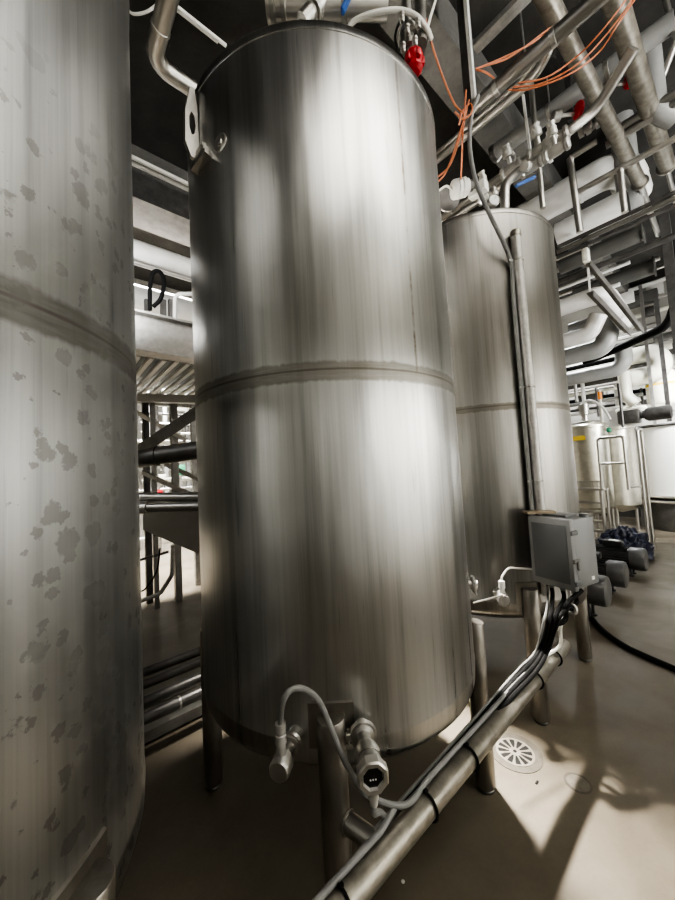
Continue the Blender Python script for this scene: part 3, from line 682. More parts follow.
# stainless process line with elbow
a = run(568, 132, 4.0, E2, 440, 222); b = pd(596, 110, (a[0]-EYE).dot(Fw)*.97); c_ = pd(634, 48, (a[0]-EYE).dot(Fw)*.86)
pipe('process_line', 'polished pipe with a bend, rising to the right diagonal pipe', [a[1], a[0], b, c_], .036, STEEL, .16, clamps=((0, .12), (0, .3), (0, .62)), cr=1.3)
a = run(560, 148, 3.8, E2, 440, 228)
pipe('process_line', 'polished pipe running under the bent one down to the white actuator', a, .026, STEEL, clamps=((0, .2), (0, .5), (0, .75)), cr=1.4)
a = run(575, 130, 3.9, E2, 596, 112)
PALEV = mat('pale_valve', (.50, .49, .46), .4, .5, .12)
# valves and fittings along the polished lines
LINE = run(568, 132, 4.0, E2, 440, 222); LINE2 = run(560, 148, 3.8, E2, 440, 228)
def inline_valve(label, ln, u, v, r, m, top=True):
    c = reach(ln[0], E2, u, v); t = thing('inline_valve', label, 'valve', c)
    obj('body', lathe(B(), c-E2*.09, E2, [(r*1.02, 0), (r*1.5, .01), (r*1.5, .03), (r*1.15, .04), (r*1.35, .07), (r*1.35, .11), (r*1.15, .14), (r*1.5, .15), (r*1.5, .17), (r*1.02, .18)], 22), m, t)
    d = (-E1*.5+UZ).normalized() if top else (-E1*.7-UZ*.4).normalized()
    obj('stem', tube(B(), [c, c+d*.11], r*.5, 12), STEEL, t)
    obj('actuator', lathe(B(), c+d*.10, d, [(r*.6, 0), (r*1.1, .006), (r*1.1, .05), (r*.9, .055), (r*.9, .07), (r*1.0, .075), (r*1.0, .09), (0, .095)], 20), m, t)
inline_valve('pale clamped valve midway along the bent polished pipe, beside the thin hanger rods', LINE, 512, 171, .038, PALEV)
inline_valve('pale clamped valve on the bent polished pipe just left of the long upright tube', LINE, 540, 151, .038, PALEV)
inline_valve('steel clamped valve near the bend of the polished pipe', LINE, 556, 140, .038, STEEL, False)
inline_valve('small pale valve on the lower polished pipe above the blue lever', LINE2, 532, 168, .03, PALEV, False)
inline_valve('small steel valve on the lower polished pipe left of the swan neck', LINE2, 488, 198, .03, STEEL)
inline_valve('small pale valve at the upper right end of the lower polished pipe', LINE2, 556, 150, .03, PALEV)
for i, (u, v, d, l) in enumerate(((585, 130, 3.3, 'small steel coupling left of the left slanting pipe, below the left red handle'), (592, 127, 3.4, 'small steel coupling touching the left slanting pipe edge'), (601, 120, 3.9, 'small steel coupling between the two slanting pipes'), (612, 112, 4.0, 'small steel coupling left of the right slanting pipe'))):
    c = pd(u, v, d); solo('pipe_coupling', lathe(B(), c-E2*.06, E2, [(.025, 0), (.045, .004), (.045, .03), (.03, .034), (.03, .07), (.045, .074), (.045, .11), (.025, .114)], 18), STEEL, l, 'coupling')
for i, (u, v, du, dv, d, l) in enumerate(((548, 132, 3, 30, 3.2, 'short pale clamp strap below the very thin rod'), (486, 195, 2, 12, 2.7, 'short pale clamp strap above the swan neck'))):
    rod('clamp_strap', l, pd(u, v, d), pd(u+du, v+dv, d), .03, WHITEC, 'strap')
cable('instrument_lead', 'thin white lead curving under the long pale header', [pd(497, 162, 3.2), pd(508, 150, 3.2), pd(515, 156, 3.2), pd(513, 166, 3.0)], .008, WHITEC)
# diagonal pipes
a = [pz(540, -14, 4.45), pz(640, 183, 4.45)]
o = pipe('diagonal_pipe', 'left of two thick aged pipes slanting steeply at top right', a, .060, AGED, caps=(1,), cm=STEEL)
obj('lower_rod', tube(B(), [a[1]-E1*.02, a[1]+E1*1.4], .03, 12), STEEL, o)
a = [pz(610, -14, 4.5), pz(667, 166, 4.5)]
o = pipe('diagonal_pipe', 'right of two thick aged pipes slanting steeply at top right', a, .068, AGED, caps=(1,), cm=STEEL)
obj('lower_rod', tube(B(), [a[1]-E1*.02, a[1]+E1*1.2], .022, 12), STEEL, o)
a = pd(664, -5, 2.6); pipe('corner_pipe', 'slim vertical pipe in the extreme top right corner', [a, pd(677, 40, 2.6)], .02, STEEL)
# red valves
for u, v, d, l, m2 in ((574, 114, 3.1, 'left red valve handle between the two thick slanting pipes', 0), (625, 83, 3.2, 'right red valve handle behind the right slanting pipe', 0)):
    p = pd(u, v, d); t = thing('red_valve', l, 'valve', p)
    obj('handwheel', lathe(B(), p-E2*.02-E1*.02, E1*.7-E2*.7, [(.03, 0), (.062, .004), (.07, .014), (.07, .03), (.06, .04), (.025, .044), (0, .046)], 12), RED, t)
    obj('stem', tube(B(), [p, p+(E2-E1)*.13], .016, 12), STEEL, t)
    obj('bonnet', lathe(B(), p+(E2-E1)*.08, E2-E1, [(.03, 0), (.045, .01), (.045, .07), (.03, .08)], 14), GALV, t)
# thin hangers
for i, (u1, v1, u2, v2, d, w, m, l) in enumerate((
        (519, 0, 526, 64, 2.9, .012, GALV, 'thin hanger rod above the large dull pipe'),
        (523, 95, 530, 150, 3.2, .02, WHITEC, 'bright short rod left of the long upright tube'),
        (547, 78, 552, 133, 3.3, .010, GALV, 'very thin rod right of the long upright tube'),
        (566, 60, 571, 120, 3.3, .05, DARKST, 'dark hanger strut left of the left red handle'))):
    rod('hanger_rod', l, pd(u1, v1, d), pd(u2, v2, d), w, m)
pipe('upright_tube', 'long slim upright tube dropping to the rim of the rear tank', [pd(531, 84, 3.0), pd(543, 208, 3.0)], .022, STEEL, cat='tube')
# actuator and pressure gauge above the rear tank
p = pd(462, 188, 2.35)
t = thing('white_actuator', 'white ribbed cylinder actuator above the left rim of the rear tank', 'actuator', p)
ax_ = (pd(474, 184, 2.35)-pd(452, 189, 2.35)).normalized()
bm = lathe(B(), p-ax_*.07, ax_, [(.035, 0), (.055, .004), (.06, .012), (.06, .03), (.052, .034), (.06, .038), (.06, .06), (.052, .064), (.06, .068), (.06, .09), (.05, .094), (.05, .11), (.03, .112)], 24)
obj('body', bm, WHITET, t); obj('end_plug', lathe(B(), p+ax_*.04, ax_, [(.036, 0), (.036, .03), (.022, .034), (.022, .06)], 18), DARKST, t)
solo('blank_disc', lathe(B(), pd(447, 201, 2.5), -Fw, [(.0, 0), (.085, .001), (.085, .015), (0, .016)], 28), DARKST, 'round dark disc just left of the white ribbed actuator', 'disc')
cable('actuator_lead', 'thin white lead curling left from the white ribbed actuator', [p-ax_*.07, pd(447, 186, 2.33), pd(441, 189, 2.33), pd(436, 194, 2.33)], .007, WHITEC)
p = pd(478, 190, 2.45)
solo('valve_block', box(B(), p, .13, .07, .075, (E2*-1), E1, UZ, .012), WHITET, 'white valve block right of the ribbed actuator', 'valve')
p = pd(494, 200, 2.6)
t = thing('pressure_gauge', 'small round pressure gauge peeking over the rear tank rim', 'gauge', p)
obj('case', lathe(B(), p, -Fw, [(.04, -.03), (.045, -.02), (.045, .006), (.04, .01), (.037, .004), (0, .004)], 26), DULL, t)
g = obj('dial', lathe(B(), p-Fw*.005, -Fw, [(.036, 0), (.036, .002), (0, .0025)], 24), LABELW, t)
obj('needle', bar(B(), p-Fw*.0085, p-Fw*.0085+Rt*.012+Up*.024, .003, .002), BLACK, g)
pipe('swan_neck', 'polished pipe bending up out of the rear tank top', [pd(505, 214, 2.62), pd(505, 184, 2.62), pd(518, 172, 2.68), pd(556, 148, 2.8)], .034, STEEL, .14)
a = run(512, 190, 3.55, E2*-1, 535, 172)
solo('blue_handle', bar(B(), pd(516, 186, 2.7), pd(535, 177, 2.75), .03, .02, None, .006), BLUE, 'blue lever handle above the rear tank rim', 'handle')
# fat white insulated pipes
a = run(628, 160, 4.95, E2, 500, 236)
pipe('insulated_pipe', 'fattest white insulated pipe behind the steel rail frame at upper right', [a[1], a[0]+E2*.05, a[0]+E2*.05+E1*.75], .185, WHITEP, .26, clamps=((0, .7), (1, .5)), cr=1.03, cm=WHITEP)
el = a[0]
a = run(628, 202, 4.3, E2, 560, 245)
pipe('insulated_pipe', 'white insulated pipe with dark open end below the fattest one', a, .15, WHITEP)
obj_ = lathe(B(), a[0]+E2*.002, -E2, [(.13, 0), (.13, .004), (0, .005)], 24)
solo('open_end', obj_, HOLE, 'dark round open end of the white insulated pipe at upper right', 'pipe opening')
a = pd(623, 120, 5.2); pipe('drop_pipe', 'wide grey pipe dropping behind the right slanting pipe', [pd(620, 112, 4.0), pd(632, 215, 4.0)], .115, GREYP)
pipe('drop_pipe', 'white elbow pipe behind the right slanting pipe, near the red handle', [pd(648, 45, 3.0), pd(655, 110, 3.0), pd(675, 118, 3.0)], .085, GREYP, .2)
a = run(676, 30, 4.9, E2, 640, 62); pipe('curved_tube', 'thin bright tube at the right edge near the right slanting pipe', [a[0], a[1]], .014, STEEL)
pipe('curved_tube', 'bright tube rising right to the photo edge below the thin one', [pd(652, 92, 3.4), pd(664, 74, 3.3), pd(678, 35, 3.1)], .028, STEEL, .1)
for i, (u1, v1, u2, v2, z, l) in enumerate(((676, 93, 606, 135, 4.5, 'upper of two tubes passing behind the right slanting pipe'), (676, 103, 606, 146, 4.45, 'lower of two tubes passing behind the right slanting pipe'))):
    a = run(u1, v1, z, E2, u2, v2); pipe('passing_tube', l, a, .035, DULL)
# steel rail frame
t = thing('tubular_guard', 'stainless tubular rail frame in front of the fat white pipes', 'frame', pd(577, 190, 3.4))
d0 = 3.4
f1 = [pd(570, 158, d0), pd(580, 232, d0)]; obj('upright', tube(B(), f1, .030, 14), STEEL, t)
obj('top_rail', tube(B(), [f1[0], reach(f1[0], E2*-1, 597, 143)], .026, 14), STEEL, t)
q = pd(576, 193, d0); obj('middle_rail', tube(B(), [q, reach(q, E2*-1, 680, 140)], .026, 14), STEEL, t)
q2 = reach(q, E2*-1, 621, 174); obj('upright', tube(B(), [q2, Vector((q2.x, q2.y, q2.z-.42))], .026, 14), STEEL, t)
# tray and bundle of dark tubes
for i, (u1, v1, u2, v2, r, m, l) in enumerate((
        (678, 191, 556, 240, .022, DARKST, 'topmost dark tube of the bundle crossing the rail frame foot'),
        (678, 197, 556, 247, .026, DULL, 'second tube of the dark bundle crossing the rail frame foot'),
        (678, 204, 556, 254, .020, DARKST, 'lowest dark tube of the bundle crossing the rail frame foot'))):
    a = rund(u1, v1, 3.3, E2, u2, v2); pipe('bundle_tube', l, a, r, m)
a = rund(677, 235, 3.5, E2, 556, 275)
pipe('black_line', 'black tube rising to the right edge below the dark bundle', [a[0], a[0].lerp(a[1], .35), a[1]], .034, DARKST, .2)
for i, (u1, v1, u2, v2, z_, r, m, l) in enumerate((
        (644, 232, 560, 268, 4.6, .11, DKGREY, 'upper of two short fat grey pipes with square-cut right ends'),
        (655, 266, 575, 298, 4.9, .11, DKGREY, 'lower of two short fat grey pipes with square-cut right ends'))):
    a = rund(u1, v1, z_, E2, u2, v2); pipe('grey_pipe', l, a, r, m, caps=(0,), cm=DKGREY)
for i, (u2, v2, u1, v1, d, r, m) in enumerate(((556, 258, 592, 243, 4.4, .03, STEEL), (557, 270, 640, 236, 5.2, .04, DULL), (557, 282, 600, 264, 4.8, .028, STEEL), (558, 290, 630, 262, 5.4, .03, WHITEP), (558, 298, 660, 258, 5.6, .034, STEEL), (560, 306, 620, 284, 5.0, .03, WHITEP))):
    a = rund(u1, v1, d, E2, u2, v2); pipe('level_tube', ['slim polished tube nearest under the dark bundle beside the rear tank', 'dull tube behind the upper short fat grey pipe', 'polished tube between the two short fat grey pipes', 'white tube just above the lower short fat grey pipe', 'polished tube behind the lower short fat grey pipe', 'white tube just below the lower short fat grey pipe'][i], a, r, m)
# suspended strut frame
q = pd(586, 240, 3.9)
solo('white_box', box(B(), pd(586, 256, 3.9), .10, .06, .16, E1, E2, UZ, .01), CREAM, 'cream plastic box hanging on the strut below the dark bundle', 'box')
rod('hanging_strut', 'short dark strut above the cream plastic box', pd(585, 235, 4.0), pd(586, 258, 4.0), .07, DARKST, 'strut')
rod('hanger_rod', 'thin pale rod hanging below the cream plastic box', pd(588, 268, 3.9), pd(590, 292, 3.9), .018, WHITEC)
solo('angle_strut', angle_bar(B(), pd(588, 262, 3.9), pd(641, 330, 4.6), .07, .012), BRACE, 'longer rusty angle strut slanting down right from the cream box', 'strut')
solo('angle_strut', angle_bar(B(), pd(590, 292, 3.8), pd(628, 332, 4.3), .07, .012), BRACE, 'shorter angle strut slanting down right under the thin pale rod', 'strut')
# white pipe with elbow going away
a = rund(604, 293, 4.4, E2, 556, 308)
pipe('elbow_pipe', 'white pipe with smooth elbow turning away beside the angle struts', [a[1], a[0], a[0]+E1*1.5-UZ*.05], .115, WHITEP, .16, clamps=((1, .55),), cr=1.03, cm=WHITEP)
# U bends
a = rund(590, 334, 5.0, E2, 560, 344); b = a[0]-UZ*-.0
pipe('elbow_pipe', 'small white pipe with upturned elbow right of the rear tank', [a[1], a[0], a[0]+UZ*.24-E2*.12], .11, WHITEP, .14)
a = rund(612, 346, 5.6, E2, 560, 361)
pipe('return_bend', 'fat grey pipe with return bend right of the rear tank', [a[1], a[0]-E2*-.1, a[0]+UZ*.42-E2*.02, a[0]+UZ*.42+E2*.55], .15, GREYP, .2)
a = rund(625, 368, 6.2, E2, 566, 380)
pipe('elbow_pipe', 'grey elbow pipe below the fat return bend', [a[1], a[0], a[0]+UZ*.45], .13, GREYP, .2)
pipe('black_pipe', 'long black pipe turning upward near the right photo edge', [pd(585, 362, 6.6), pd(615, 350, 5.9), pd(668, 326, 4.9), pd(677, 300, 4.8), pd(668, 240, 4.7)], .06, BLACK, .2)
solo('equipment_cabinet', box(B(), pd(640, 357, 7.4), .55, .1, .34, E2, E1, UZ, .01), DARKST, 'dark rectangular cabinet behind the long black pipe', 'cabinet')
post(664, 215, 4.6, .10, 'dark steel post at the right photo edge beside the black pipe', DARKST, 2.0)
post(655, 290, 6.0, .06, 'slim dark post left of the one at the right photo edge', DARKST, 2.0)
post(640, 285, 6.6, .05, 'thin grey post behind the angle struts', BRACE, 2.0)
# cream pipes and vessel
a = rund(653, 352, 6.6, E2, 618, 360)
pipe('cream_bend', 'cream return bend pipe above the cream vessel', [a[1]-UZ*-.0, a[0]-E2*.1, a[0]-E2*.1+UZ*.0-UZ*.45, a[1]-UZ*.42], .16, CREAM, .2)
p = pd(661, 385, 6.7)
t = thing('cream_vessel', 'upright cream vessel with yellow band at the right edge', 'vessel', Vector((p.x, p.y, p.z-.45)))
obj('body', lathe(B(), Vector((p.x, p.y, p.z-.42)), UZ, [(.08, 0), (.2, .05), (.23, .1), (.23, .62), (.2, .68), (.1, .71), (0, .72)], 28), CREAM, t)
obj('yellow_band', lathe(B(), Vector((p.x, p.y, p.z-.02)), UZ, [(.231, 0), (.234, .002), (.234, .04), (.231, .042)], 28), YELLOW, t)
pipe('cream_pipe', 'cream pipe hooking down left of the cream vessel', [pd(624, 372, 6.5), pd(626, 396, 6.5), pd(636, 404, 6.4)], .10, CREAM, .16, cat='pipe')
p = pd(631, 409, 6.6)
solo('cream_disc', lathe(B(), p-UZ*.07, UZ, [(.1, 0), (.22, .02), (.24, .06), (.22, .1), (.07, .13), (.07, .18), (0, .19)], 28), CREAM, 'flat cream domed cap under the hooked cream pipe', 'cap')
# level lines above the small tank
for i, (u1, v1, u2, v2, d, r, m) in enumerate(((676, 366, 568, 385, 6.8, .035, GALV), (650, 377, 570, 391, 7.0, .03, WHITEP), (676, 378, 568, 396, 7.2, .04, STEEL), (660, 392, 570, 404, 7.5, .045, DULL), (676, 345, 600, 362, 7.2, .035, STEEL), (676, 398, 572, 410, 7.25, .05, WHITEP), (676, 335, 625, 350, 6.9, .03, DULL), (676, 412, 620, 415, 7.1, .05, DULL))):
    a = rund(u1, v1, d, E2, u2, v2); pipe('far_line', 'slim level line among the pipes above the small stainless tank', a, r, m, group='level lines above the small stainless tank', seg=10)
for i, (u1, v1, u2, v2, d, r, m) in enumerate(((676, 262, 600, 290, 6.8, .03, STEEL), (676, 275, 605, 300, 7.2, .045, WHITEP), (676, 292, 620, 309, 7.15, .03, STEEL), (676, 305, 630, 318, 7.25, .05, CREAM), (676, 318, 600, 338, 7.0, .03, DULL), (640, 322, 566, 345, 7.4, .04, STEEL))):
    a = rund(u1, v1, d, E2, u2, v2); pipe('far_line', 'slim level line far behind the angle struts', a, r, m, group='level lines far behind the angle struts', seg=10)
for i, (u, v, s, m, l) in enumerate(((655, 290, .30, WHITEP, 'white square cabinet far behind the dark posts at right'), (648, 312, .22, DARKST, 'dark square opening panel below the white cabinet at right'), (612, 330, .26, CREAM, 'cream panel far behind the shorter angle strut'), (627, 298, .26, WHITEP, 'white panel far behind the elbow pipe'))):
    solo('wall_cabinet', box(B(), pd(u, v, 7.5), s*.92, .12, s*.92, E2, E1, UZ, .01), m, l, 'cabinet')
for i in range(16):
    v = 338+i*5.4; d = 6.5+i*.05; r = (.05, .03, .08, .04, .06)[i % 5]; m = [DARKST, WHITEP, DKGREY, DULL, CREAM, BLACK, GREYP][i % 7]
    u1 = 676-((i*61) % 40); p = pd(u1, v-14, d); q = reach(p, E2, 562, v+10)
    pipe('far_line', 'slim level line among the pipes above the small stainless tank', [p, q], r, m, group='level lines above the small stainless tank', seg=10)
for i, u in enumerate((574, 582, 596, 604, 615, 641, 649)):
    d = 7.0+((i*29) % 11)/10; p = pd(u, 372+(i % 3)*8, d); q = Vector((p.x, p.y, p.z-.62)); 
    pipe('drop_line', 'slim upright drop pipe among the pipes above the small stainless tank', [p, q], (.03, .04, .025)[i % 3], [GALV, WHITEP, DARKST][i % 3], group='upright drop pipes above the small stainless tank', seg=10)
for i, (u, v, d, w_, h_, m, l) in enumerate(((590, 398, 8.0, .5, .22, DKGREY, 'dark level filler panel behind the white hoses over the mixing tank'), (610, 386, 8.2, .4, .16, DARKST, 'dark filler panel right of the orange tipped pole'), (668, 350, 7.2, .5, .2, DARKST, 'dark filler panel behind the cream bend at the right edge'), (640, 300, 7.6, .6, .25, DKGREY, 'dark filler panel behind the angle struts'))):
    solo('gap_filler_panel', box(B(), pd(u, v, d), w_, .2, h_, E2, E1, UZ, .01), m, l, 'duct')  # dark boxes added to stand for dark gaps between the pipes
# ------------------------------------------------------------------ small stainless tank with ladder platform
q = pd(590, 470, 6.2); cT = Vector((q.x, q.y, 0)); q = pd(618, 470, 6.75); c2 = Vector((q.x, q.y, 0))
dT = (cT-EYE).dot(Fw)
t = thing('mixing_tank', 'small stainless mixing tank with domed lid behind the pumps', 'tank', cT)
topz = pd(600, 425, dT).z
obj('shell', lathe(B(), cT, UZ, [(.0, .42), (.2, .47), (.31, .58), (.31, topz-.05), (.33, topz-.045), (.33, topz), (.30, topz+.02), (.15, topz+.08), (0, topz+.10)], 48), CREAM if False else mat('small_tank_steel', (.62, .60, .52), .35, .85, .15), t)
for a in (45, 135, 225, 315):
    d = Vector((math.cos(math.radians(a)), math.sin(math.radians(a)), 0)); obj('leg', tube(B(), [cT+d*.26, cT+d*.26+UZ*.6], .026, 14), STEEL, t)
obj('manway_ring', torus(B(), cT-E1*.04+UZ*(topz+.06), UZ, .2, .02, 28, 8), STEEL, t)
obj('agitator_motor', lathe(B(), cT+UZ*(topz+.1), UZ, [(.05, 0), (.05, .1), (.075, .11), (.075, .3), (.05, .32), (0, .33)], 20), STEEL, t)
obj('yellow_plate', box(B(), cT-E1*.315+E2*.05+UZ*(topz-.22), .01, .2, .08, E1, E2, UZ), YELLOW, t)
obj('outlet_ball', lathe(B(), cT-E1*.35+UZ*.5, -E1, [(.03, 0), (.03, .08), (.06, .1), (.07, .14), (.05, .18), (0, .2)], 20), STEEL, t)
t2 = thing('inspection_tank', 'narrow stainless cylinder with plain top right of the domed mixing tank', 'tank', c2)
obj('shell', lathe(B(), c2, UZ, [(.0, .35), (.22, .42), (.31, .52), (.31, topz-.07), (.325, topz-.06), (.325, topz-.01), (0, topz+.01)], 40), mat('small_tank_steel', (.62, .60, .52), .35, .85, .15), t2)
for a in (90, 210, 330):
    d = Vector((math.cos(math.radians(a)), math.sin(math.radians(a)), 0)); obj('leg', tube(B(), [c2+d*.22, c2+d*.22+UZ*.5], .026, 12), STEEL, t2)
cable('white_hose', 'white hose arching over the lid of the small mixing tank', [cT+UZ*(topz+.35)+E2*.1, cT+UZ*(topz+.45)-E1*.1-E2*.1, cT+UZ*(topz+.3)-E1*.2-E2*.3, cT+UZ*(topz+.05)-E1*.3-E2*.42], .02, WHITEC)
pipe('orange_pole', 'upright pole with orange tip above the mixing tank', [cT+E2*-.25+UZ*(topz), cT-E2*.25+UZ*(topz+.62)], .022, CREAM, cat='pole')
solo('orange_sleeve', lathe(B(), cT-E2*.25+UZ*(topz+.45), UZ, [(.0235, 0), (.03, .002), (.03, .14), (.0235, .142)], 14), mat('orange_plastic', (.8, .28, .05), .5), 'short orange sleeve around the pole above the mixing tank', 'sleeve')
pipe('upright_bar', 'dark upright bar right of the orange tipped pole', [cT-E2*.55-E1*.15+UZ*(topz-.1), cT-E2*.55-E1*.15+UZ*(topz+.65)], .022, DARKST, cat='bar')
solo('green_knob', box(B(), pd(609, 430, dT-.5), .09, .06, .08, E1, E2, UZ, .02), GREEN, 'small green cover at the top of the ladder rail', 'knob')
# platform + ladder
t = thing('ladder_platform', 'stainless step ladder with handrails and mesh platform in front of the mixing tank', 'ladder', pz(600, 548, 0))
fr = pz(607, 550, 0); dL = (fr-EYE).dot(Fw)
def lad(off_b, off_a, z): return Vector((fr.x, fr.y, 0))-E2*off_b+E1*off_a+UZ*z
zpl = pd(600, 490, dL).z
for ob in (0, -.62):
    obj('stile', tube(B(), [lad(ob, 0, 0), lad(ob, 0, zpl)], .028, 12), STEEL, t)
    obj('stile', tube(B(), [lad(ob, .35, 0), lad(ob, .35, zpl)], .022, 12), STEEL, t)
nst = 5
for i in range(nst):
    z = .14+i*(zpl-.2)/nst; obj('step', box(B(), lad(-.31, .03, z), .62, .10, .035, E2, E1, UZ, .006), STEEL, t)
bm = B()
for i in range(24): bar(bm, lad(-.64+i*.66/23, 0, zpl), lad(-.64+i*.66/23, .0, zpl+.13), .008, .008)
bar(bm, lad(-.66, 0, zpl+.13), lad(.04, 0, zpl+.13), .03, .025); bar(bm, lad(-.66, 0, zpl), lad(.04, 0, zpl), .05, .03); box(bm, lad(-.31, .2, zpl), .68, .36, .02, E2, E1, UZ)
obj('platform', bm, STEEL, t)
zh = pd(600, 438, dL).z
hr = fillet([lad(.02, 0, zpl), lad(.02, 0, zh), lad(.34, 0, zh), lad(.34, 0, zpl)], .05)
obj('handrail', tube(B(), hr, .022, 12), STEEL, t)
obj('rail_bar', tube(B(), [lad(.02, 0, (zpl+zh)/2), lad(.34, 0, (zpl+zh)/2)], .018, 10), STEEL, t)
hr = fillet([lad(.50, .05, 0.0), lad(.50, .05, zh+.1), lad(.50, .4, zh+.1), lad(.5, .4, 0)], .05)
obj('handrail', tube(B(), hr, .022, 12), STEEL, t)
obj('rail_bar', tube(B(), [lad(.34, 0, zpl+.05), lad(.5, .05, zpl+.05)], .018, 10), STEEL, t)
obj('rail_bar', tube(B(), [lad(.0, 0, .12), lad(.5, .05, .28)], .018, 10), STEEL, t)
# ------------------------------------------------------------------ big white tank by the right wall
cW = Vector((6.9, 6.67, 0)); dW = (cW-cW.normalized()*.9-EYE).dot(Fw)
ztop = pd(660, 423, dW).z; zbot = pd(660, 502, dW).z
t = thing('white_tank', 'big smooth white tank standing by the right wall', 'tank', cW)
obj('shell', lathe(B(), cW, UZ, [(0, zbot-.03), (.8, zbot-.02), (.9, zbot), (.9, ztop), (.87, ztop+.03), (0, ztop+.06)], 72), WHITET, t)
obj('plinth', lathe(B(), cW, UZ, [(.84, 0), (.84, zbot-.04), (.75, zbot-.03)], 60), BEAMM, t)
obj('top_edge', torus(B(), cW+UZ*ztop, UZ, .9, .03, 72, 6), DARKST, t)
for i, z in enumerate((zbot+.03, zbot-.06)):
    o = cW+UZ*z; solo('hoop_pipe', torus(B(), o, UZ, .96+.03*i, .025, 72, 8), STEEL, ['upper steel hoop pipe around the foot of the white tank', 'lower steel hoop pipe around the foot of the white tank'][i], 'pipe')
q = pd(648, 412, dW-.1)
t = thing('agitator_drive', 'dark motor drive lying on top of the white tank', 'motor', q)
obj('motor', lathe(B(), Vector((q.x, q.y, ztop+.15))-E2*.3, E2, [(.08, 0), (.12, .02), (.12, .3), (.09, .34), (.06, .36), (.06, .5)], 20), DARKST, t)
obj('gearbox', box(B(), Vector((q.x, q.y, ztop+.14))-E2*-.25, .26, .3, .24, E1, E2, UZ, .03), DARKST, t)
# ------------------------------------------------------------------ pumps on the floor
def pump(uc, vc, d, label, L=.36, r=.13):
    c = pd(uc, vc, d); c = Vector((c.x, c.y, max(c.z, r+.06))); ax = -E2                # motor end towards the aisle
    t = thing('pump', label, 'pump', Vector((c.x, c.y, 0)), 'pumps on the floor behind the junction box')
    f = c
    obj('fan_cover', lathe(B(), f-ax*.0, ax, [(r*1.02, -.15), (r*1.05, -.14), (r*1.05, -.03), (r*1.0, -.008), (r*.85, 0), (r*.5, .003), (0, .003)], 36), FANCOV, t)
    bm = lathe(B(), f-ax*(.15+L), ax, [(r*.7, -.02), (r*.9, 0), (r*.9, L), (r*.5, L+.002)], 32)
    for i in range(22):
        th_ = 2*PI*i/22; x, y, dd = frame_of(ax); rd_ = x*math.cos(th_)+y*math.sin(th_)
        box(bm, f-ax*(.15+L/2)+rd_*(r*.93), r*.16, .006, L*.9, rd_, ax.cross(rd_), ax)
    obj('motor_body', bm, MOTOR, t)
    obj('terminal_box', box(B(), f-ax*(.15+L*.45)+UZ*(r+.035), .12, .2, .07, E1, E2, UZ, .012), MOTOR, t)
    obj('pump_head', lathe(B(), f-ax*(.15+L+.13), ax, [(.05, -.06), (.05, -.02), (r*1.25, 0), (r*1.3, .02), (r*1.3, .07), (r*.8, .09), (r*.7, .12)], 32), STEEL, t)
    obj('inlet', tube(B(), [f-ax*(.15+L+.10)+UZ*.05, f-ax*(.15+L+.10)+UZ*.36], .035, 16), STEEL, t)
    ft = obj('base', box(B(), f-ax*(.15+L*.5)-UZ*(c.z-.05-(c.z-r-.05)*.5), .16, .24, max(.03, (c.z-r*.9-.05)), E1, E2, UZ, .006), MOTOR, t)
    for s in (-1, 1):
        for bq in (.02, .28):
            q = f-ax*(.13+bq)+E1*(s*.07); obj('foot', lathe(B(), Vector((q.x, q.y, 0)), UZ, [(.03, 0), (.03, .012), (.012, .02), (.012, c.z-r*.82)], 14), MOTOR, t)
    return t, c
P1 = pump(609, 592, 3.05, 'nearest of three dark pump motors, its fan cover just right of the junction box')
P2 = pump(627, 575, 3.6, 'middle of three dark pump motors on the floor')
P3 = pump(647, 560, 4.1, 'farthest of three dark pump motors, with a pale sticker on its top')
q = P3[1]+E2*.30+UZ*.171
obj('white_label', box(B(), q+UZ*.031, .07, .1, .003, E1, E2, UZ), LABELW, P3[0])
obj('terminal_cover', box(B(), q+UZ*.014, .12, .16, .032, E1, E2, UZ, .008), MOTOR, P3[0])
# crumpled navy sheet
p = pz(626, 556, 0)
bm = B(); bmesh.ops.create_icosphere(bm, subdivisions=5, radius=1)
from mathutils import noise as mn
for v in bm.verts:
    c = v.co.copy(); k_ = 1+.25*mn.noise(c*2.2)+.16*mn.noise(c*5.3)+.12*abs(mn.noise(c*9))
    v.co = Vector((c.x*.30*k_, c.y*.27*k_, max(c.z, -.25)*.30*k_)); 
zmin = min(v.co.z for v in bm.verts)
for v in bm.verts: v.co += Vector((p.x, p.y, -zmin-.0))-E1*.02
solo('crumpled_sheet', bm, NAVY, 'crumpled dark navy plastic sheet heaped behind the pumps', 'sheet')
# black hose on the floor
pts = [pz(u, v, .02) for u, v in ((588, 607), (592, 618), (605, 632), (625, 646), (650, 658), (680, 671), (720, 690))]
cable('floor_hose', 'black hose snaking over the floor from under the pumps to the right edge', pts, .019, BLACK, 'hose')
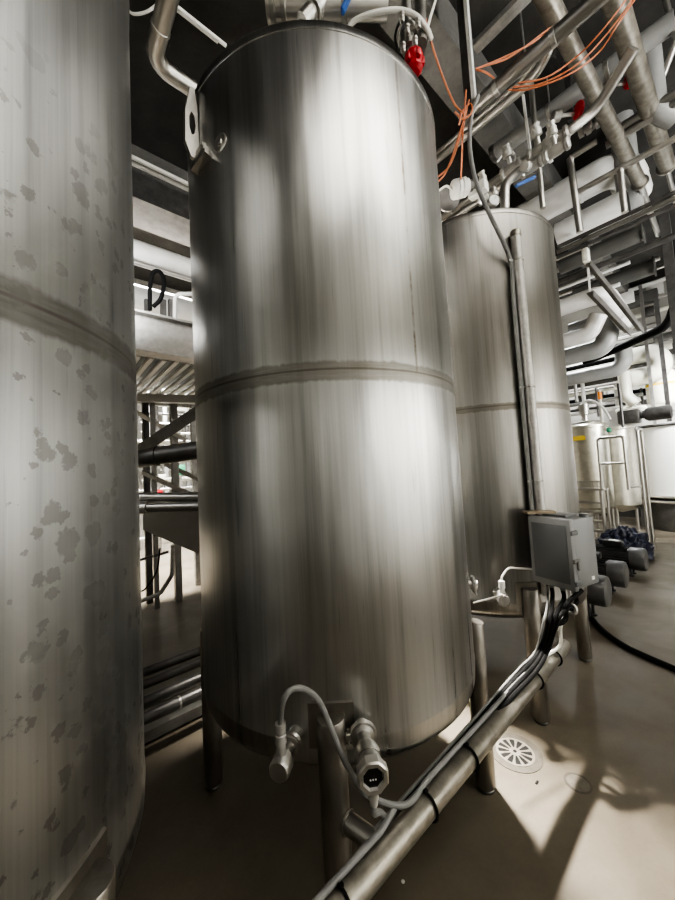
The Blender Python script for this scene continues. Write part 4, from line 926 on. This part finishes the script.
# ------------------------------------------------------------------ floor drain and access cover
c = pz(515, 752, .0)
t = thing('floor_drain', 'round cast drain grate with radial slots set in the floor', 'drain', c)
DR = .088
obj('sump', lathe(B(), c+UZ*.0005, UZ, [(DR, 0), (DR, .001), (0, .0012)], 40), HOLE, t)
obj('outer_ring', lathe(B(), c, UZ, [(DR*1.0, .0), (DR*1.42, 0), (DR*1.42, .003), (DR*1.05, .0035), (DR*1.05, .0015), (DR*1.0, .0015)], 48, True), mat('drain_ring', (.10, .088, .07), .6, .2, .3, 30), t)
bm = B(); NN = 12
for i in range(NN):                                          # spokes between petal slots
    a = 2*PI*i/NN; x = Vector((math.cos(a), math.sin(a), 0)); y = Vector((-math.sin(a), math.cos(a), 0))
    prism(bm, [c+UZ*.0018+x*(DR*.22)-y*.0036, c+UZ*.0018+x*(DR*.60)-y*.0042, c+UZ*.0018+x*(DR*.97)-y*.009, c+UZ*.0018+x*(DR*.97)+y*.009, c+UZ*.0018+x*(DR*.60)+y*.0036, c+UZ*.0018+x*(DR*.22)+y*.0036], UZ*.0015)
lathe(bm, c+UZ*.0018, UZ, [(DR*.9, 0), (DR*1.02, 0), (DR*1.02, .0018), (DR*.9, .0018)], 48, True)
lathe(bm, c+UZ*.0018, UZ, [(0, 0), (DR*.3, 0), (DR*.3, .0018), (DR*.22, .002), (0, .002)], 32)
obj('grate', bm, mat('drain_grate', (.20, .18, .15), .65, 0, .3, 30), t)
obj('centre_bolt', lathe(B(), c+UZ*.0036, UZ, [(DR*.1, 0), (DR*.1, .0015), (0, .0016)], 16), HOLE, t)
c = pz(578, 783, 0)
t = thing('access_cover', 'small flush round cover in the floor right of the drain', 'cover', c)
obj('cover_ring', lathe(B(), c, UZ, [(.046, 0), (.055, 0), (.055, .0012), (.046, .0015)], 36, True), mat('drain_ring', (.10, .088, .07), .6, .2, .3, 30), t)
obj('cover_plate', lathe(B(), c, UZ, [(.044, 0), (.044, .001), (.014, .001), (.012, .0014), (0, .0014)], 36), mat('cover_plate', (.15, .135, .11), .5, .2, .3, 30), t)
p = pz(403, 882, 0); bm = B(); lathe(bm, p, UZ, [(.006, 0), (.007, .002), (.004, .004), (0, .0045)], 9); solo('paper_scrap', bm, LABELW, 'tiny pale scrap on the dark floor right of the long pipe', 'scrap')
p = pz(537, 783, 0); bm = B(); box(bm, p+UZ*.003, .022, .009, .006, E1, E2, UZ, .002); solo('dark_scrap', bm, HOLE, 'tiny dark scrap on the floor below the drain', 'scrap')
# ------------------------------------------------------------------ orange air tubes
def tubing(label, pts, r=.0055): cable('air_tube', label, pts, r, COPPER, 'tube', 8)
tubing('orange air tube sagging from the red capped valve to the tube knot', [pd(424, 12, 1.7), pd(430, 38, 1.8), pd(441, 72, 1.9), pd(454, 103, 1.98), pd(464, 114, 2.0)])
tubing('orange air tube hanging left from the knot down to the actuator', [pd(466, 90, 2.0), pd(464, 115, 2.0), pd(459, 140, 2.05), pd(450, 165, 2.1), pd(437, 178, 2.1)])
tubing('orange air tube dropping straight from the knot to the actuator', [pd(467, 108, 2.02), pd(463, 130, 2.02), pd(462, 155, 2.15), pd(461, 180, 2.3)])
tubing('orange air tube ending low beside the middle tank rim', [pd(469, 100, 2.01), pd(463, 122, 2.01), pd(455, 148, 2.05), pd(446, 172, 2.1), pd(438, 182, 2.1)])
tubing('orange air tube looping at the knot below the hanger channel', [pd(455, 112, 2.0), pd(463, 119, 2.0), pd(472, 112, 1.99), pd(470, 104, 2.0), pd(462, 112, 2.0), pd(459, 125, 2.0)])
tubing('upper orange air tube stretched right from the hanger channel over the dull pipe', [pd(476, 69, 2.2), pd(498, 60, 2.2), pd(525, 47, 2.2), pd(548, 33, 2.2)])
tubing('lower orange air tube stretched right from the hanger channel over the dull pipe', [pd(476, 70, 2.22), pd(484, 66, 2.2), pd(510, 57, 2.2), pd(550, 28, 2.2)])
tubing('short orange air tube turning down from the hanger channel', [pd(477, 70, 2.2), pd(485, 72, 2.2), pd(494, 78, 2.3)])
tubing('topmost long orange air tube draped under the slanting pipes', [pd(518, 83, 2.5), pd(545, 78, 2.45), pd(570, 62, 2.4), pd(592, 42, 2.3), pd(620, 8, 2.2), pd(630, -8, 2.2)])
tubing('middle long orange air tube draped under the slanting pipes', [pd(513, 87, 2.5), pd(540, 84, 2.45), pd(575, 66, 2.35), pd(600, 42, 2.3), pd(628, 6, 2.2), pd(634, -8, 2.2)])
tubing('lowest long orange air tube draped under the slanting pipes', [pd(508, 90, 2.5), pd(530, 89, 2.45), pd(568, 75, 2.35), pd(598, 53, 2.3), pd(618, 24, 2.2), pd(640, -8, 2.2)])
# ------------------------------------------------------------------ lights
def area(name, loc, sx, sy, power, col=(1, .96, .9), aim=None, rotz=0, spread=180):
    l = bpy.data.lights.new(name, 'AREA'); l.shape = 'RECTANGLE'; l.size = sx; l.size_y = sy; l.energy = power; l.color = col; l.spread = math.radians(spread)
    o = bpy.data.objects.new(name, l); C.objects.link(o); o.location = loc
    if aim is not None:
        d = (Vector(aim)-Vector(loc)).normalized(); o.rotation_euler = d.to_track_quat('-Z', 'Y').to_euler()
    else: o.rotation_euler = (0, 0, rotz)
    return o
r1 = math.atan2(E1.y, E1.x)
WARM = (1, .95, .87); NEU = (.985, .995, 1)
area('ceiling_lamp_gap', ab(2.05, 1.75, 3.9), .34, .14, 120, WARM, aim=ab(2.1, 1.05, 0), spread=58)
for i, (a, b, w, z, za) in enumerate(((4.5, -1.6, 125, 2.5, 1.75), (1.6, -1.6, 60, 2.5, 1.6), (-2.6, -1.7, 10, 3.0, 2.2))):
    area('added_aisle_light', ab(a, b, z), 1.4, .2, w, NEU, aim=ab(a, -3, za), spread=130)  # added unseen lights washing the front wall for the tanks to reflect
for i, (a, w) in enumerate(((-.4, 6), (2.7, 60))):
    area('added_soffit_light', ab(a, -2.7, 3.9), 1.2, .15, w, NEU, aim=ab(a, -1.7, 5.2), spread=150)  # added uplights so the middle tank's top reflects something brighter
area('added_aisle_light', ab(.8, -1.6, 5.1), 3.2, 1.2, 36, WARM, rotz=r1)  # added fill over the aisle to lift the foreground floor
area('added_aisle_light', ab(-3.6, 1.6, 4.6), 1.0, .2, 40, NEU, rotz=r1)  # added unseen light that puts a streak on the middle tank's left
for i, (a, b, w) in enumerate(((9.2, 2.2, 120), (7.6, 5.0, 70), (9.0, 7.5, 110))):
    area('bay_lamp_and_fill', ab(a, b, 5.1), 1.6, .3, w, NEU, rotz=r1, spread=120)
for i, (a, b, w) in enumerate(((4.6, -1.6, 16), (6.8, -1.6, 36))):
    area('added_pipe_uplight', ab(a, b, 2.4), .8, .25, w, NEU, aim=ab(a+.6, 2.0, 4.3), spread=110)  # added uplights to brighten the overhead pipes at upper right
for i, (a, b, w) in enumerate(((1.2, 5.6, 300), (2.4, 9.4, 330), (-1.2, 7.6, 260))):
    area('rear_lamp_and_fill', ab(a, b, 5.1), 1.6, .3, w, WARM if i == 0 else NEU, rotz=r1, spread=80)
area('bay_lamp_and_fill', ab(7.2, -1.2, 4.2), .6, .3, 75, NEU, aim=ab(9.5, .5, 1.4), spread=60)  # added fill aimed at the white tank to brighten it
area('rear_lamp_and_fill', ab(.2, 2.9, 3.0), .8, .2, 12, NEU, aim=ab(.2, 5.5, 4.2), spread=130)  # added uplight brightening the fat insulated pipe in the left gap
w = bpy.data.worlds.new('World'); bpy.context.scene.world = w; w.use_nodes = True
w.node_tree.nodes['Background'].inputs[0].default_value = (.5, .5, .5, 1); w.node_tree.nodes['Background'].inputs[1].default_value = .02
# ------------------------------------------------------------------ camera
cd = bpy.data.cameras.new('camera'); co = bpy.data.objects.new('camera', cd); C.objects.link(co)
cd.sensor_fit = 'HORIZONTAL'; cd.sensor_width = 36; cd.lens = 36*FPX/675; cd.clip_start = .02; cd.clip_end = 60
M = Matrix((Rt, Up, -Fw)).transposed().to_4x4(); M.translation = EYE; co.matrix_world = M
bpy.context.scene.camera = co
sc = bpy.context.scene
sc.view_settings.view_transform = 'AgX'; sc.view_settings.look = 'AgX - High Contrast'; sc.view_settings.exposure = 0.7
